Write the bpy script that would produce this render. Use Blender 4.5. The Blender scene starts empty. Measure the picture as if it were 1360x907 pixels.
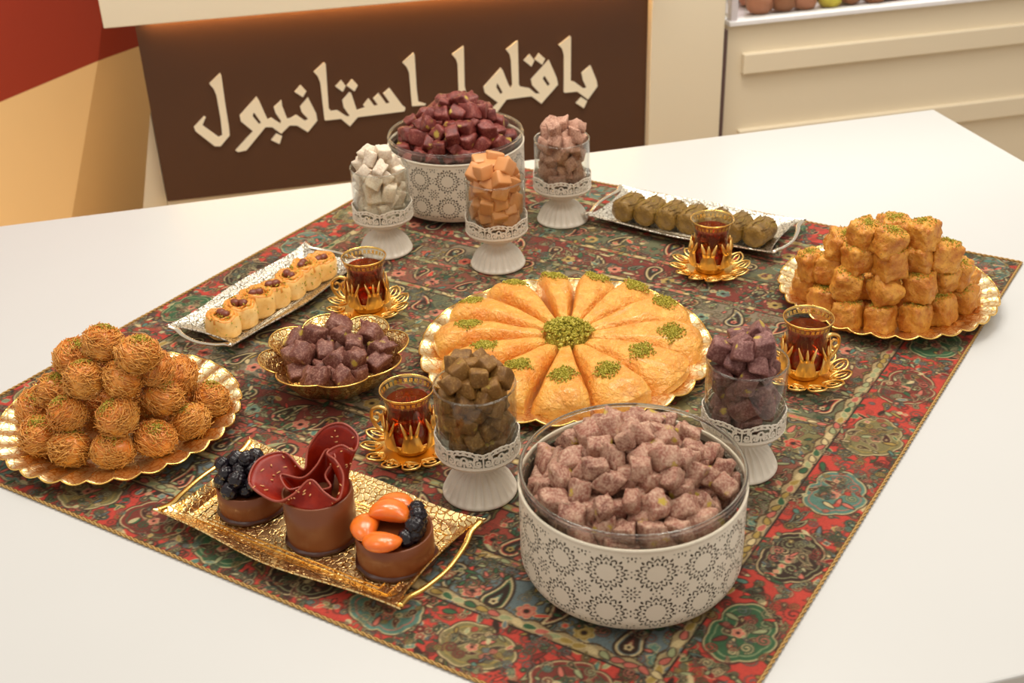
import bpy, bmesh, math, random
import numpy as np
from mathutils import Vector, Matrix, Euler, noise
from mathutils.geometry import tessellate_polygon

# ---------------------------------------------------------------- camera, world, lights, exposure
SC = bpy.context.scene
COL = SC.collection
PI = math.pi
FPX = 1620.0
CAM_Z = 0.80                      # camera height above the table top (z = 0 is the table top, floor at -0.9)
def cam_rows():
    d = Vector((783 - 680, 3290 - 453.5, FPX)).normalized()
    z = -d
    y = (Vector((0, 0, 1)) - z * z[2]).normalized()
    x = y.cross(z)
    return Matrix((x, y, z))
CR = cam_rows()
cam = bpy.data.cameras.new('camera')
cam_o = bpy.data.objects.new('camera', cam); COL.objects.link(cam_o)
cx_, cy_, cz_ = CR @ Vector((1, 0, 0)), CR @ Vector((0, -1, 0)), CR @ Vector((0, 0, -1))
cam_o.matrix_world = Matrix(((cx_[0], cy_[0], cz_[0], 0), (cx_[1], cy_[1], cz_[1], 0), (cx_[2], cy_[2], cz_[2], CAM_Z), (0, 0, 0, 1)))
cam.sensor_width = 36; cam.lens = FPX / 1360 * 36
cam.clip_start = 0.05; cam.clip_end = 50
cam.dof.use_dof = True; cam.dof.focus_distance = 1.45; cam.dof.aperture_fstop = 7.0
SC.camera = cam_o

SC.view_settings.view_transform = 'Standard'
SC.view_settings.look = 'None'
SC.view_settings.gamma = 1
SC.view_settings.exposure = 0.16
SC.view_settings.use_curve_mapping = False
SC.cycles.max_bounces = 14; SC.cycles.transparent_max_bounces = 24

W = bpy.data.worlds.new('world'); SC.world = W; W.use_nodes = True
W.node_tree.nodes['Background'].inputs[0].default_value = (1.0, 0.90, 0.78, 1)
W.node_tree.nodes['Background'].inputs[1].default_value = 0.55

def area(name, loc, target, sx, sy, power, color):
    l = bpy.data.lights.new(name, 'AREA'); l.shape = 'RECTANGLE'; l.size = sx; l.size_y = sy
    l.energy = power; l.color = color
    o = bpy.data.objects.new(name, l); COL.objects.link(o); o.location = loc
    o.rotation_euler = (Vector(target) - Vector(loc)).to_track_quat('-Z', 'Y').to_euler()
    return o
WARM = (1.0, 0.935, 0.83)
area('ceiling_panel_light', (0.1, 1.95, 1.95), (0.05, 1.35, 0), 1.3, 0.8, 18.5, WARM)
area('ceiling_panel_light', (0.9, 0.6, 2.0), (0.2, 1.3, 0), 0.8, 0.8, 9, WARM)
area('background_fill_light', (0.1, 1.9, 1.7), (0.1, 3.2, -0.15), 1.8, 0.3, 8, WARM)  # added fill that brightens the counter and case fronts, no real fitting
area('ceiling_panel_light', (-1.1, 0.7, 2.0), (-0.2, 1.3, 0), 0.8, 0.8, 6, WARM)
for i, (x, y) in enumerate([(-0.5, 1.9), (0.45, 1.95), (0.0, 1.3), (0.75, 1.2)]):     # small downlights
    area('downlight', (x, y, 2.1), (x * 0.9, y - 0.15, 0), 0.09, 0.09, 2.6, (1.0, 0.90, 0.76))

# ---------------------------------------------------------------- helpers
def at(px, py, z=0.0):
    """pixel of the 1360x907 photograph -> world point at height z"""
    w = CR @ Vector((px - 680, py - 453.5, FPX))
    t = (z - CAM_Z) / w[2]
    return w * t + Vector((0, 0, CAM_Z))
def at_plane(px, py, P, n):
    w = CR @ Vector((px - 680, py - 453.5, FPX)); c = Vector((0, 0, CAM_Z))
    return c + w * ((Vector(P) - c).dot(n) / w.dot(n))
def lin(c):
    return tuple((v / 12.92 if v <= 0.04045 else ((v + 0.055) / 1.055) ** 2.4) for v in (x / 255 for x in c))

class G:
    """collects vertices and faces of ONE mesh"""
    def __init__(s): s.v = []; s.f = []; s.m = []; s.cur = 0
    def face(s, idx): s.f.append(tuple(idx)); s.m.append(s.cur)
    def add(s, vs, fs):
        b = len(s.v); s.v.extend([tuple(p) for p in vs])
        for f in fs: s.face([b + i for i in f])
        return s
    def merge(s, g, M=None):
        b = len(s.v)
        s.v.extend([tuple(M @ Vector(p)) for p in g.v] if M is not None else g.v)
        for f in g.f: s.face([b + i for i in f])
        return s
    def box(s, c, d, rz=0.0, bevel=0.0):
        hx, hy, hz = d[0] / 2, d[1] / 2, d[2] / 2
        R = Matrix.Rotation(rz, 3, 'Z'); c = Vector(c)
        if bevel <= 0:
            vs = [c + R @ Vector((x, y, z)) for z in (-hz, hz) for y in (-hy, hy) for x in (-hx, hx)]
            return s.add(vs, [(0, 2, 3, 1), (4, 5, 7, 6), (0, 1, 5, 4), (2, 6, 7, 3), (0, 4, 6, 2), (1, 3, 7, 5)])
        bm = bmesh.new(); bmesh.ops.create_cube(bm, size=1)
        for v in bm.verts: v.co = Vector((v.co.x * d[0], v.co.y * d[1], v.co.z * d[2]))
        bmesh.ops.bevel(bm, geom=bm.edges[:], offset=bevel, segments=2, affect='EDGES', profile=0.5)
        bm.verts.index_update()
        s.add([c + R @ v.co for v in bm.verts], [[v.index for v in f.verts] for f in bm.faces]); bm.free()
        return s
    def grid(s, fn, nu, nv, cu=False, cv=False):
        """fn(i, j) -> point"""
        b = len(s.v)
        for j in range(nv):
            for i in range(nu): s.v.append(tuple(fn(i, j)))
        for j in range(nv if cv else nv - 1):
            for i in range(nu if cu else nu - 1):
                i2 = (i + 1) % nu; j2 = (j + 1) % nv
                s.face((b + j * nu + i, b + j * nu + i2, b + j2 * nu + i2, b + j2 * nu + i))
        return s
    def lathe(s, prof, n=48, mod=None, capb=False, capt=False):
        """prof: [(r, z)], mod(theta, k) -> (dr, dz)"""
        def fn(i, j):
            th = 2 * PI * i / n; r, z = prof[j]
            if mod: a, c = mod(th, j); r += a; z += c
            return (r * math.cos(th), r * math.sin(th), z)
        b = len(s.v)
        s.grid(fn, n, len(prof), cu=True)
        if capb: s.face([b + i for i in range(n)][::-1])
        if capt: s.face([b + (len(prof) - 1) * n + i for i in range(n)])
        return s
    def tube(s, path, r, n=8, closed=False, flat=1.0):
        P = [Vector(p) for p in path]; m = len(P)
        rs = r if hasattr(r, '__len__') else [r] * m
        b = len(s.v); nrm = None
        for k in range(m):
            a = P[(k - 1) % m] if (closed or k > 0) else P[k]
            c = P[(k + 1) % m] if (closed or k < m - 1) else P[k]
            t = (c - a)
            t = t.normalized() if t.length > 1e-9 else Vector((0, 0, 1))
            if nrm is None:
                nrm = t.cross(Vector((0, 0, 1)) if abs(t.z) < 0.9 else Vector((1, 0, 0))).normalized()
            nrm = (nrm - t * nrm.dot(t))
            nrm = nrm.normalized() if nrm.length > 1e-6 else t.orthogonal().normalized()
            bn = t.cross(nrm)
            for i in range(n):
                an = 2 * PI * i / n
                s.v.append(tuple(P[k] + nrm * (math.cos(an) * rs[k]) + bn * (math.sin(an) * rs[k] * flat)))
        for k in range(m if closed else m - 1):
            k2 = (k + 1) % m
            for i in range(n):
                i2 = (i + 1) % n
                s.face((b + k * n + i, b + k * n + i2, b + k2 * n + i2, b + k2 * n + i))
        if not closed:
            s.face([b + i for i in range(n)][::-1]); s.face([b + (m - 1) * n + i for i in range(n)])
        return s
    def mesh(s, name, mats, smooth=True):
        me = bpy.data.meshes.new(name)
        me.from_pydata(s.v, [], s.f)
        for m in (mats if isinstance(mats, (list, tuple)) else [mats]): me.materials.append(m)
        if smooth: me.polygons.foreach_set('use_smooth', [True] * len(me.polygons))
        if any(s.m): me.polygons.foreach_set('material_index', s.m)
        me.update()
        return me
    def obj(s, name, mats, parent=None, smooth=True, sharp=None, recalc=True):
        me = s.mesh(name, mats, smooth)
        if recalc:
            bm = bmesh.new(); bm.from_mesh(me); bmesh.ops.recalc_face_normals(bm, faces=bm.faces[:]); bm.to_mesh(me); bm.free()
        if sharp: me.set_sharp_from_angle(angle=math.radians(sharp))
        return link(name, me, parent)
def link(name, me, parent=None):
    o = bpy.data.objects.new(name, me); COL.objects.link(o)
    if parent is not None: o.parent = parent
    return o
def tag(o, label, cat, group=None, kind=None):
    o['label'] = label; o['category'] = cat
    if group: o['group'] = group
    if kind: o['kind'] = kind
    return o
def thing(name, label, cat, loc=(0, 0, 0), rz=0.0, group=None, scale=1.0):
    o = bpy.data.objects.new(name, None); COL.objects.link(o)
    o.empty_display_size = 0.03
    o.location = loc; o.rotation_euler = (0, 0, rz); o.scale = (scale,) * 3
    return tag(o, label, cat, group)
def dup(root, loc, rot=(0, 0, 0), label=None, group=None, scale=None):
    r = root.copy(); COL.objects.link(r); r.location = loc; r.rotation_euler = rot
    if scale: r.scale = (scale,) * 3
    if label: r['label'] = label
    if group: r['group'] = group
    for ch in list(root.children):
        c = ch.copy(); COL.objects.link(c); c.parent = r
        for g in list(ch.children):
            d = g.copy(); COL.objects.link(d); d.parent = c
    return r
def structure(o):
    o['kind'] = 'structure'; return o
def spline(pts, n=8, closed=False):
    P = [Vector(p) for p in pts]; m = len(P); out = []
    for k in range(m if closed else m - 1):
        g = (lambda i: P[i % m]) if closed else (lambda i: P[max(0, min(m - 1, i))])
        a, b, c, d = g(k - 1), g(k), g(k + 1), g(k + 2)
        for i in range(n):
            t = i / n
            out.append(0.5 * ((2 * b) + (c - a) * t + (2 * a - 5 * b + 4 * c - d) * t * t + (3 * b - a - 3 * c + d) * t ** 3))
    if not closed: out.append(P[-1])
    return out

# ---------------------------------------------------------------- materials
class M:
    def __init__(s, name):
        s.mat = bpy.data.materials.new(name); s.mat.use_nodes = True
        s.nt = s.mat.node_tree; s.n = s.nt.nodes; s.n.clear()
        s.out = s.n.new('ShaderNodeOutputMaterial'); s._co = None
    def node(s, t, **kw):
        nd = s.n.new(t)
        for k, v in kw.items():
            if hasattr(nd, k): setattr(nd, k, v)
        return nd
    def l(s, a, b): s.nt.links.new(a, b)
    def val(s, sock, v):
        if isinstance(v, bpy.types.NodeSocket): s.l(v, sock)
        elif hasattr(v, '__len__') and sock.type == 'RGBA': sock.default_value = (*v[:3], 1)
        else: sock.default_value = v
    @property
    def co(s):
        if s._co is None: s._co = s.node('ShaderNodeTexCoord').outputs['Object']
        return s._co
    def noise(s, scale, detail=3, rough=0.5, dist=0.0, co=None):
        nd = s.node('ShaderNodeTexNoise'); nd.inputs['Scale'].default_value = scale; nd.inputs['Detail'].default_value = detail
        nd.inputs['Roughness'].default_value = rough; nd.inputs['Distortion'].default_value = dist
        s.l(co or s.co, nd.inputs['Vector']); return nd.outputs['Fac']
    def vor(s, scale, feature='F1', out='Distance', co=None, rnd=1.0):
        nd = s.node('ShaderNodeTexVoronoi'); nd.feature = feature; nd.inputs['Scale'].default_value = scale
        nd.inputs['Randomness'].default_value = rnd
        s.l(co or s.co, nd.inputs['Vector']); return nd.outputs[out]
    def ramp(s, fac, stops, interp='LINEAR'):
        nd = s.node('ShaderNodeValToRGB'); e = nd.color_ramp.elements; nd.color_ramp.interpolation = interp
        while len(e) < len(stops): e.new(0.5)
        for k, (p, c) in enumerate(stops):
            e[k].position = p; e[k].color = (*c, 1) if hasattr(c, '__len__') else (c, c, c, 1)
        s.l(fac, nd.inputs['Fac']); return nd.outputs['Color']
    def mix(s, fac, a, b, mode='MIX'):
        nd = s.node('ShaderNodeMix'); nd.data_type = 'RGBA'; nd.blend_type = mode
        s.val(nd.inputs['Factor'], fac); s.val(nd.inputs[6], a); s.val(nd.inputs[7], b)
        return nd.outputs[2]
    def math(s, op, a, b=0.0):
        nd = s.node('ShaderNodeMath'); nd.operation = op; s.val(nd.inputs[0], a); s.val(nd.inputs[1], b); return nd.outputs[0]
    def rnd(s): return s.node('ShaderNodeObjectInfo').outputs['Random']
    def bump(s, h, dist=0.001, strength=0.6):
        nd = s.node('ShaderNodeBump'); nd.inputs['Strength'].default_value = strength; nd.inputs['Distance'].default_value = dist
        s.l(h, nd.inputs['Height']); return nd.outputs['Normal']
    def principled(s, color, rough=0.5, metal=0.0, normal=None, spec=0.5, sss=0.0, sssr=(0.01, 0.006, 0.003), coat=0.0, sheen=0.0):
        p = s.node('ShaderNodeBsdfPrincipled')
        s.val(p.inputs['Base Color'], color); s.val(p.inputs['Roughness'], rough); s.val(p.inputs['Metallic'], metal)
        p.inputs['Specular IOR Level'].default_value = spec
        if normal is not None: s.l(normal, p.inputs['Normal'])
        if sss: p.inputs['Subsurface Weight'].default_value = sss; p.inputs['Subsurface Radius'].default_value = sssr; p.inputs['Subsurface Scale'].default_value = 1.0
        if coat: p.inputs['Coat Weight'].default_value = coat; p.inputs['Coat Roughness'].default_value = 0.1
        if sheen: p.inputs['Sheen Weight'].default_value = sheen
        s.l(p.outputs[0], s.out.inputs[0]); return s.mat

def plain(name, c, rough=0.5, metal=0.0, spec=0.5, nscale=60, namt=0.06, bump=0.0, coat=0.0):
    m = M(name); c = lin(c)
    f = m.noise(nscale, 4)
    col = m.mix(f, tuple(v * (1 - namt) for v in c), tuple(min(1, v * (1 + namt)) for v in c))
    nb = m.bump(m.noise(nscale * 3, 3), 0.001, bump) if bump else None
    return m.principled(col, rough, metal, nb, spec, coat=coat)

def glass_mat(name, tint=(0.96, 0.97, 0.95), gl=1.0):
    m = M(name)
    tr = m.node('ShaderNodeBsdfTransparent'); tr.inputs[0].default_value = (*tint, 1)
    gs = m.node('ShaderNodeBsdfGlossy'); gs.inputs['Roughness'].default_value = 0.02
    f = m.node('ShaderNodeLayerWeight'); f.inputs['Blend'].default_value = 0.5       # same on both sides of the wall
    k = m.math('ADD', m.math('MULTIPLY', m.math('POWER', f.outputs['Facing'], 4.0), 0.75 * gl), 0.045)
    mx = m.node('ShaderNodeMixShader'); m.l(k, mx.inputs[0]); m.l(tr.outputs[0], mx.inputs[1]); m.l(gs.outputs[0], mx.inputs[2])
    m.l(mx.outputs[0], m.out.inputs[0]); return m.mat

def sweet_mat(name, dark, mid, dust, dust_amt, pist=0.12, rough=0.55, spec=0.4):
    """sugar dusted jelly cube with pistachio bits"""
    m = M(name)
    r = m.rnd()
    off = m.node('ShaderNodeVectorMath'); off.operation = 'ADD'
    sc = m.node('ShaderNodeCombineXYZ'); k = m.math('MULTIPLY', r, 7.0)
    for i in range(3): m.l(k, sc.inputs[i])
    m.l(m.co, off.inputs[0]); m.l(sc.outputs[0], off.inputs[1]); co = off.outputs[0]
    n1 = m.noise(90, 4, 0.6, co=co); n2 = m.noise(420, 5, 0.7, co=co)
    base = m.mix(m.ramp(n1, [(0.3, 0.0), (0.7, 1.0)]), lin(dark), lin(mid))
    base = m.mix(m.math('MULTIPLY', r, 0.55), base, lin(mid))
    mask = m.math('ADD', m.math('MULTIPLY', n2, 0.75), m.math('MULTIPLY', n1, 0.35))
    d = m.ramp(mask, [(0.62 - dust_amt * 0.5, 0.0), (0.80 - dust_amt * 0.3, 1.0)])
    col = m.mix(d, base, lin(dust))
    if pist:
        v = m.vor(62, co=co); cid = m.node('ShaderNodeSeparateColor'); m.l(m.vor(62, 'F1', 'Color', co=co), cid.inputs[0])
        v = m.math('ADD', v, m.math('MULTIPLY', m.math('SUBTRACT', n2, 0.5), 0.7))
        pm = m.math('MULTIPLY', m.ramp(v, [(pist * 1.7, 1.0), (pist * 1.7 + 0.08, 0.0)]), m.ramp(cid.outputs[0], [(0.76, 0.0), (0.78, 1.0)]))
        col = m.mix(pm, col, lin((184, 158, 66)))
    nb = m.bump(m.noise(500, 4, 0.7, co=co), 0.0012, 0.7)
    return m.principled(col, rough, 0, nb, spec, sss=0.08)

def metal_engraved(name, c1, c2, rough, scale, dist=0.0012, kind='vor', groove=None):
    m = M(name)
    nz = m.node('ShaderNodeTexNoise'); nz.inputs['Scale'].default_value = scale * .5; m.l(m.co, nz.inputs['Vector'])
    dv = m.node('ShaderNodeVectorMath'); dv.operation = 'MULTIPLY_ADD'; m.l(nz.outputs['Color'], dv.inputs[0]); dv.inputs[1].default_value = (1.6 / scale,) * 3; m.l(m.co, dv.inputs[2])
    v = m.vor(scale * .8, 'DISTANCE_TO_EDGE', co=dv.outputs[0])
    w = m.node('ShaderNodeTexWave'); w.inputs['Scale'].default_value = scale * 0.22; w.inputs['Distortion'].default_value = 9; w.inputs['Detail'].default_value = 1.5
    w.inputs['Detail Scale'].default_value = 2.0
    m.l(m.co, w.inputs['Vector'])
    h = m.ramp(v, [(0.02, 0.0), (0.12, 1.0)])
    col = m.mix(m.ramp(v, [(0.03, 0.0), (0.10, 1.0)]), lin(groove or c2), lin(c1))
    return m.principled(col, rough, 1.0, m.bump(h, dist, 0.7))

MT = {}
MT['white_lacquer'] = plain('white_lacquer', (205, 206, 206), 0.28, spec=0.45, nscale=8, namt=0.012)
MT['white_metal'] = plain('white_painted_metal', (224, 214, 196), 0.42, nscale=40, namt=0.03)
MT['white_ceramic'] = plain('white_ceramic', (228, 220, 205), 0.3, nscale=30, namt=0.02, coat=0.2)
MT['liner'] = plain('shaded_liner', (92, 78, 62), 0.6)  # dark colour stands in for the shade inside the tins
MT['glass'] = glass_mat('clear_glass')
MT['bowl_glass'] = glass_mat('bowl_glass', (0.95, 0.95, 0.93), 1.0)
MT['gold'] = metal_engraved('engraved_gold', (255, 226, 164), (206, 146, 70), 0.27, 190, 0.0005)
MT['pale_gold'] = metal_engraved('pale_gold', (255, 234, 186), (226, 176, 104), 0.3, 150, 0.0002)
MT['gold_plain'] = plain('polished_gold', (255, 206, 116), 0.2, 1.0, nscale=60, namt=0.06, bump=0.08)
MT['gold_orange'] = plain('orange_gold', (255, 206, 122), 0.28, 1.0, nscale=120, namt=0.1, bump=0.15)
MT['silver'] = metal_engraved('engraved_silver', (246, 240, 226), (128, 116, 96), 0.3, 210, 0.0003)
MT['silver_plain'] = plain('polished_silver', (236, 228, 210), 0.2, 1.0, nscale=60, namt=0.05, bump=0.05)
MT['lok_dusty'] = sweet_mat('dusty_rose_sweet', (106, 56, 46), (164, 106, 88), (208, 178, 154), 0.30, 0.13, 0.6, 0.3)
MT['lok_red'] = sweet_mat('ruby_sweet', (84, 26, 26), (130, 52, 46), (178, 116, 100), 0.12, 0.16, 0.34, 0.5)
MT['lok_purple'] = sweet_mat('plum_sweet', (76, 34, 28), (124, 70, 58), (180, 138, 120), 0.18, 0.13, 0.4)
MT['lok_violet'] = sweet_mat('violet_sweet', (84, 44, 44), (126, 78, 74), (174, 132, 124), 0.2, 0.12, 0.5)
MT['lok_white'] = sweet_mat('powdered_white_sweet', (176, 150, 126), (214, 192, 166), (240, 228, 210), 0.5, 0.0, 0.85, 0.15)
MT['lok_pink'] = sweet_mat('powdered_cocoa_sweet', (120, 78, 62), (172, 124, 104), (208, 170, 150), 0.36, 0.0, 0.8, 0.2)
MT['lok_caramel'] = plain('caramel', (206, 142, 86), 0.42, nscale=40, namt=0.14, bump=0.12)
MT['lok_olive'] = sweet_mat('olive_brown_sweet', (84, 52, 18), (140, 98, 42), (176, 140, 80), 0.12, 0.1, 0.45)

m = M('pistachio'); r = m.vor(420, 'F1', 'Color')
MT['pistachio'] = m.principled(m.ramp(m.noise(500, 2), [(0.34, lin((104, 100, 22))), (0.5, lin((172, 160, 50))), (0.66, lin((214, 198, 104)))]), 0.7, 0, None, 0.25)
m = M('golden_filo'); n1 = m.noise(28, 4, 0.6); n2 = m.noise(140, 4, 0.6, 1.2)
sp = m.ramp(m.vor(170), [(0.03, 1.0), (0.07, 0.0)])
c = m.mix(m.ramp(n1, [(0.3, 0.0), (0.72, 1.0)]), lin((247, 188, 92)), lin((232, 144, 50)))
c = m.mix(m.math('MULTIPLY', sp, m.ramp(m.noise(40, 2), [(0.55, 0.0), (0.62, 0.8)])), c, lin((120, 62, 16)))
MT['filo'] = m.principled(c, 0.3, 0, m.bump(m.math('ADD', n2, m.math('MULTIPLY', m.noise(50, 3, 0.5, 1.0), 1.6)), 0.006, 0.7), 0.5, sss=0.1, sssr=(0.012, 0.006, 0.002), coat=0.25)
def pastry_mat(name, a, b, dark, rough=0.4, bump=0.5):
    m = M(name); r = m.rnd(); n1 = m.noise(55, 5, 0.65); n2 = m.noise(220, 4, 0.65)
    c = m.mix(m.ramp(n1, [(0.38, 0.0), (0.62, 1.0)]), lin(a), lin(b))
    c = m.mix(m.ramp(n2, [(0.6, 0.0), (0.74, 0.7)]), c, lin(dark))
    c = m.mix(m.math('MULTIPLY', r, 0.35), c, lin(b))
    return m.principled(c, rough, 0, m.bump(n2, 0.003, bump), 0.45, sss=0.08, coat=0.15)
MT['cube_pastry'] = pastry_mat('syrup_pastry', (238, 174, 72), (196, 114, 34), (128, 64, 16), 0.32, 1.0)
MT['cream_pastry'] = pastry_mat('cream_pastry', (252, 214, 142), (244, 190, 102), (206, 124, 40), 0.4, 0.2)
MT['crust'] = pastry_mat('browned_crust', (234, 164, 70), (212, 130, 46), (150, 80, 24), 0.4, 0.4)
MT['olive_pastry'] = pastry_mat('olive_pastry', (156, 120, 46), (112, 82, 26), (64, 42, 10), 0.42, 1.0)
m = M('shredded_dough'); r = m.rnd(); n1 = m.noise(60, 3); 
geo = m.node('ShaderNodeTexCoord'); sx = m.node('ShaderNodeSeparateXYZ'); m.l(geo.outputs['Generated'], sx.inputs[0])
c = m.mix(m.ramp(sx.outputs[2], [(0.25, 0.0), (0.8, 1.0)]), lin((226, 154, 58)), lin((224, 120, 36)))
c = m.mix(m.ramp(n1, [(0.35, 0.0), (0.7, 0.6)]), c, lin((240, 166, 74)))
c = m.mix(m.math('MULTIPLY', r, 0.4), c, lin((206, 152, 60)))
c = m.mix(m.math('MULTIPLY', m.node('ShaderNodeNewGeometry').outputs['Random Per Island'], 0.55), c, lin((250, 194, 106)))
MT['shred'] = m.principled(c, 0.38, 0, None, 0.5, coat=0.15)
MT['nut'] = plain('hazelnut', (122, 62, 44), 0.4, nscale=90, namt=0.3)
MT['choc'] = plain('milk_chocolate', (122, 66, 34), 0.38, nscale=25, namt=0.16, bump=0.03)
MT['choc_dark'] = plain('dark_chocolate', (70, 30, 16), 0.35, nscale=30, namt=0.2)
MT['berry'] = plain('black_berry', (26, 20, 28), 0.22, nscale=200, namt=0.3, bump=0.1)
m = M('orange_segment'); n = m.noise(110, 3)
MT['orange'] = m.principled(m.mix(n, lin((226, 90, 18)), lin((244, 138, 48))), 0.22, 0, m.bump(n, 0.001, 0.3), 0.5, sss=0.25, sssr=(0.012, 0.005, 0.002), coat=0.3)
m = M('strawberry_ruffle'); n = m.noise(70, 4); n2 = m.noise(420, 2)
c = m.mix(m.ramp(n, [(0.35, 0.0), (0.7, 1.0)]), lin((116, 17, 6)), lin((148, 36, 14)))
MT['ruffle'] = m.principled(c, 0.34, 0, m.bump(n2, 0.0006, 0.25), 0.25, sss=0.1)
MT['sprinkle'] = plain('pale_sprinkle', (226, 168, 110), 0.5)
def tea_mat():
    m = M('amber_tea')
    tr = m.node('ShaderNodeBsdfTransparent'); tr.inputs[0].default_value = (0.68, 0.19, 0.028, 1)
    df = m.node('ShaderNodeBsdfPrincipled'); df.inputs['Base Color'].default_value = (0.34, 0.06, 0.006, 1); df.inputs['Roughness'].default_value = 0.05
    mx = m.node('ShaderNodeMixShader'); mx.inputs[0].default_value = 0.22
    m.l(tr.outputs[0], mx.inputs[1]); m.l(df.outputs[0], mx.inputs[2]); m.l(mx.outputs[0], m.out.inputs[0]); return m.mat
MT['tea'] = tea_mat()
MT['cream_wall'] = plain('cream_laminate', (226, 213, 188), 0.4, nscale=6, namt=0.02)
MT['brown_board'] = plain('brown_sign_board', (80, 50, 32), 0.5, nscale=5, namt=0.05)
MT['letter'] = plain('cream_letter', (240, 230, 206), 0.45, nscale=20, namt=0.02)
MT['red_paint'] = plain('red_orange_paint', (146, 38, 4), 0.5, nscale=4, namt=0.05)
MT['tan_paint'] = plain('tan_paint', (226, 190, 136), 0.5, nscale=4, namt=0.03)
MT['floor'] = plain('beige_floor', (190, 168, 136), 0.3, nscale=3, namt=0.06)
MT['alu'] = plain('brushed_aluminium', (214, 208, 214), 0.35, 0.2)
MT['gap_shade'] = plain('shaded_edge_band', (96, 74, 72), 0.5)  # dark colour stands in for shade on the case side
MT['rail'] = plain('white_metal_rail', (232, 232, 236), 0.3, 0.0)
MT['ruffle_edge'] = plain('ruffle_edge', (150, 62, 44), 0.35, nscale=80, namt=0.15)
m = M('glass_rim'); gg = m.node('ShaderNodeBsdfGlass'); gg.inputs['IOR'].default_value = 1.45; gg.inputs['Roughness'].default_value = 0.03; gg.inputs['Color'].default_value = (.96, .97, .96, 1); m.l(gg.outputs[0], m.out.inputs[0]); MT['glass_rim'] = m.mat

# ---------------------------------------------------------------- setting: floor, partition wall, back wall
FLOOR_Z = -0.9
U0 = Vector((math.cos(math.radians(13.48)), math.sin(math.radians(13.48)), 0)); N0 = Vector((-U0.y, U0.x, 0))
U1 = Vector((math.cos(math.radians(11.5)), math.sin(math.radians(11.5)), 0)); N1 = Vector((-U1.y, U1.x, 0))
PT0 = at(0, 300)
g = G(); g.box((0, 2.5, FLOOR_Z - 0.02), (9, 9, 0.04)); structure(g.obj('floor', MT['floor'], smooth=False))
g = G(); g.box(PT0 + U0 * 0.8 + N0 * 3.4 + Vector((0, 0, 0.4)), (8, 0.08, 2.7), math.radians(13.48)); structure(g.obj('wall_back', MT['cream_wall'], smooth=False))

def slab(g, pts, back):
    """a polygon of 3-D points given thickness along the vector `back`"""
    n = len(pts); b = [p + back for p in pts]
    g.add(list(pts) + b, [tuple(range(n)), tuple(range(n, 2 * n))[::-1]] + [(i, n + i, n + (i + 1) % n, (i + 1) % n) for i in range(n)])
    return g
# leaning two-faced partition painted red above and tan below
PL = PT0 + N1 * 0.85
def pl(px, py): return at_plane(px, py, PL, N1)
c_top, c_mid, c_bot = pl(146, -60), pl(130, 81), pl(95, 290)
def ext(a, b, z): return a + (b - a) * ((z - a.z) / (b.z - a.z))
c_floor = ext(c_mid, c_bot, FLOOR_Z); c_head = ext(c_mid, c_top, 0.75)
lm = pl(-420, 312); lm0 = lm
r_mid = at_plane(186, 62, PL + N1 * 0.16, N1); r_bot = at_plane(190, 277, PL + N1 * 0.16, N1); r_mid2 = r_mid + U1 * 0.05
r_mid = at_plane(216, 50, PL + N1 * 0.16, N1)
RN = (c_bot - c_mid).cross(r_mid - c_mid).normalized()
r_bot = at_plane(190, 277, c_mid, RN); r_up = at_plane(205, 158, c_mid, RN)
r_floor = ext(r_up, r_bot, FLOOR_Z); r_head = r_mid + (c_head - c_mid)
root = structure(bpy.data.objects.new('wall_left', None)); COL.objects.link(root)
bk = N1 * 0.02
lhead = Vector((lm.x, lm.y, 0.75)); lfloor = Vector((lm.x, lm.y, FLOOR_Z))
slab(G(), [lm, c_mid, c_head, lhead], bk).obj('painted_panel', MT['red_paint'], root, False)
slab(G(), [lfloor, c_floor, c_mid, lm], bk).obj('painted_panel', MT['tan_paint'], root, False)
bk2 = (c_mid - r_mid).cross(Vector((0, 0, 1))).normalized() * 0.02
if bk2.dot(N1) < 0: bk2 = -bk2
slab(G(), [c_mid, r_mid, r_head, c_head], bk2).obj('painted_panel', MT['red_paint'], root, False)
slab(G(), [c_floor, r_floor, r_bot, r_up, r_mid, c_mid], bk2).obj('painted_panel', MT['tan_paint'], root, False)

up_l = bpy.data.lights.new('floor_uplight', 'AREA'); up_l.shape = 'RECTANGLE'; up_l.size = 0.7; up_l.size_y = 0.06; up_l.energy = 8; up_l.color = (1.0, 0.80, 0.55)
up_o = bpy.data.objects.new('floor_uplight', up_l); COL.objects.link(up_o)
up_o.location = PL - U1 * 0.45 + N1 * -0.30 + Vector((-.5, 0, -0.55 - PL.z)); up_o.rotation_euler = (Vector((c_mid.x - .2, c_mid.y, -0.1)) - up_o.location).to_track_quat('-Z', 'Y').to_euler()

# ---------------------------------------------------------------- sign counter behind the table
PB = PT0 + N1 * 0.5
def pb(px, py, d=0.0): return at_plane(px, py, PB + N1 * d, N1)
ctr = thing('sign_counter', 'white counter with a brown lettered sign board behind the table', 'counter')
b00, b01 = pb(180, 38), pb(222, 265); b10, b11 = pb(856, 0), pb(856, 190)
zt = 0.40; zb = (b01.z + b11.z) / 2 - 0.008
bl = (b01 - PB).dot(U1); br = (b11 - PB).dot(U1)
def cp(s, d, z): return Vector((PB.x, PB.y, 0)) + U1 * s + N1 * d + Vector((0, 0, z))
ov_z = pb(140, 38, -0.06).z; ov_l = (pb(140, 38, -0.06) - PB).dot(U1)
col_r = (pb(960, 60, -0.012) - PB).dot(U1)
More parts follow.
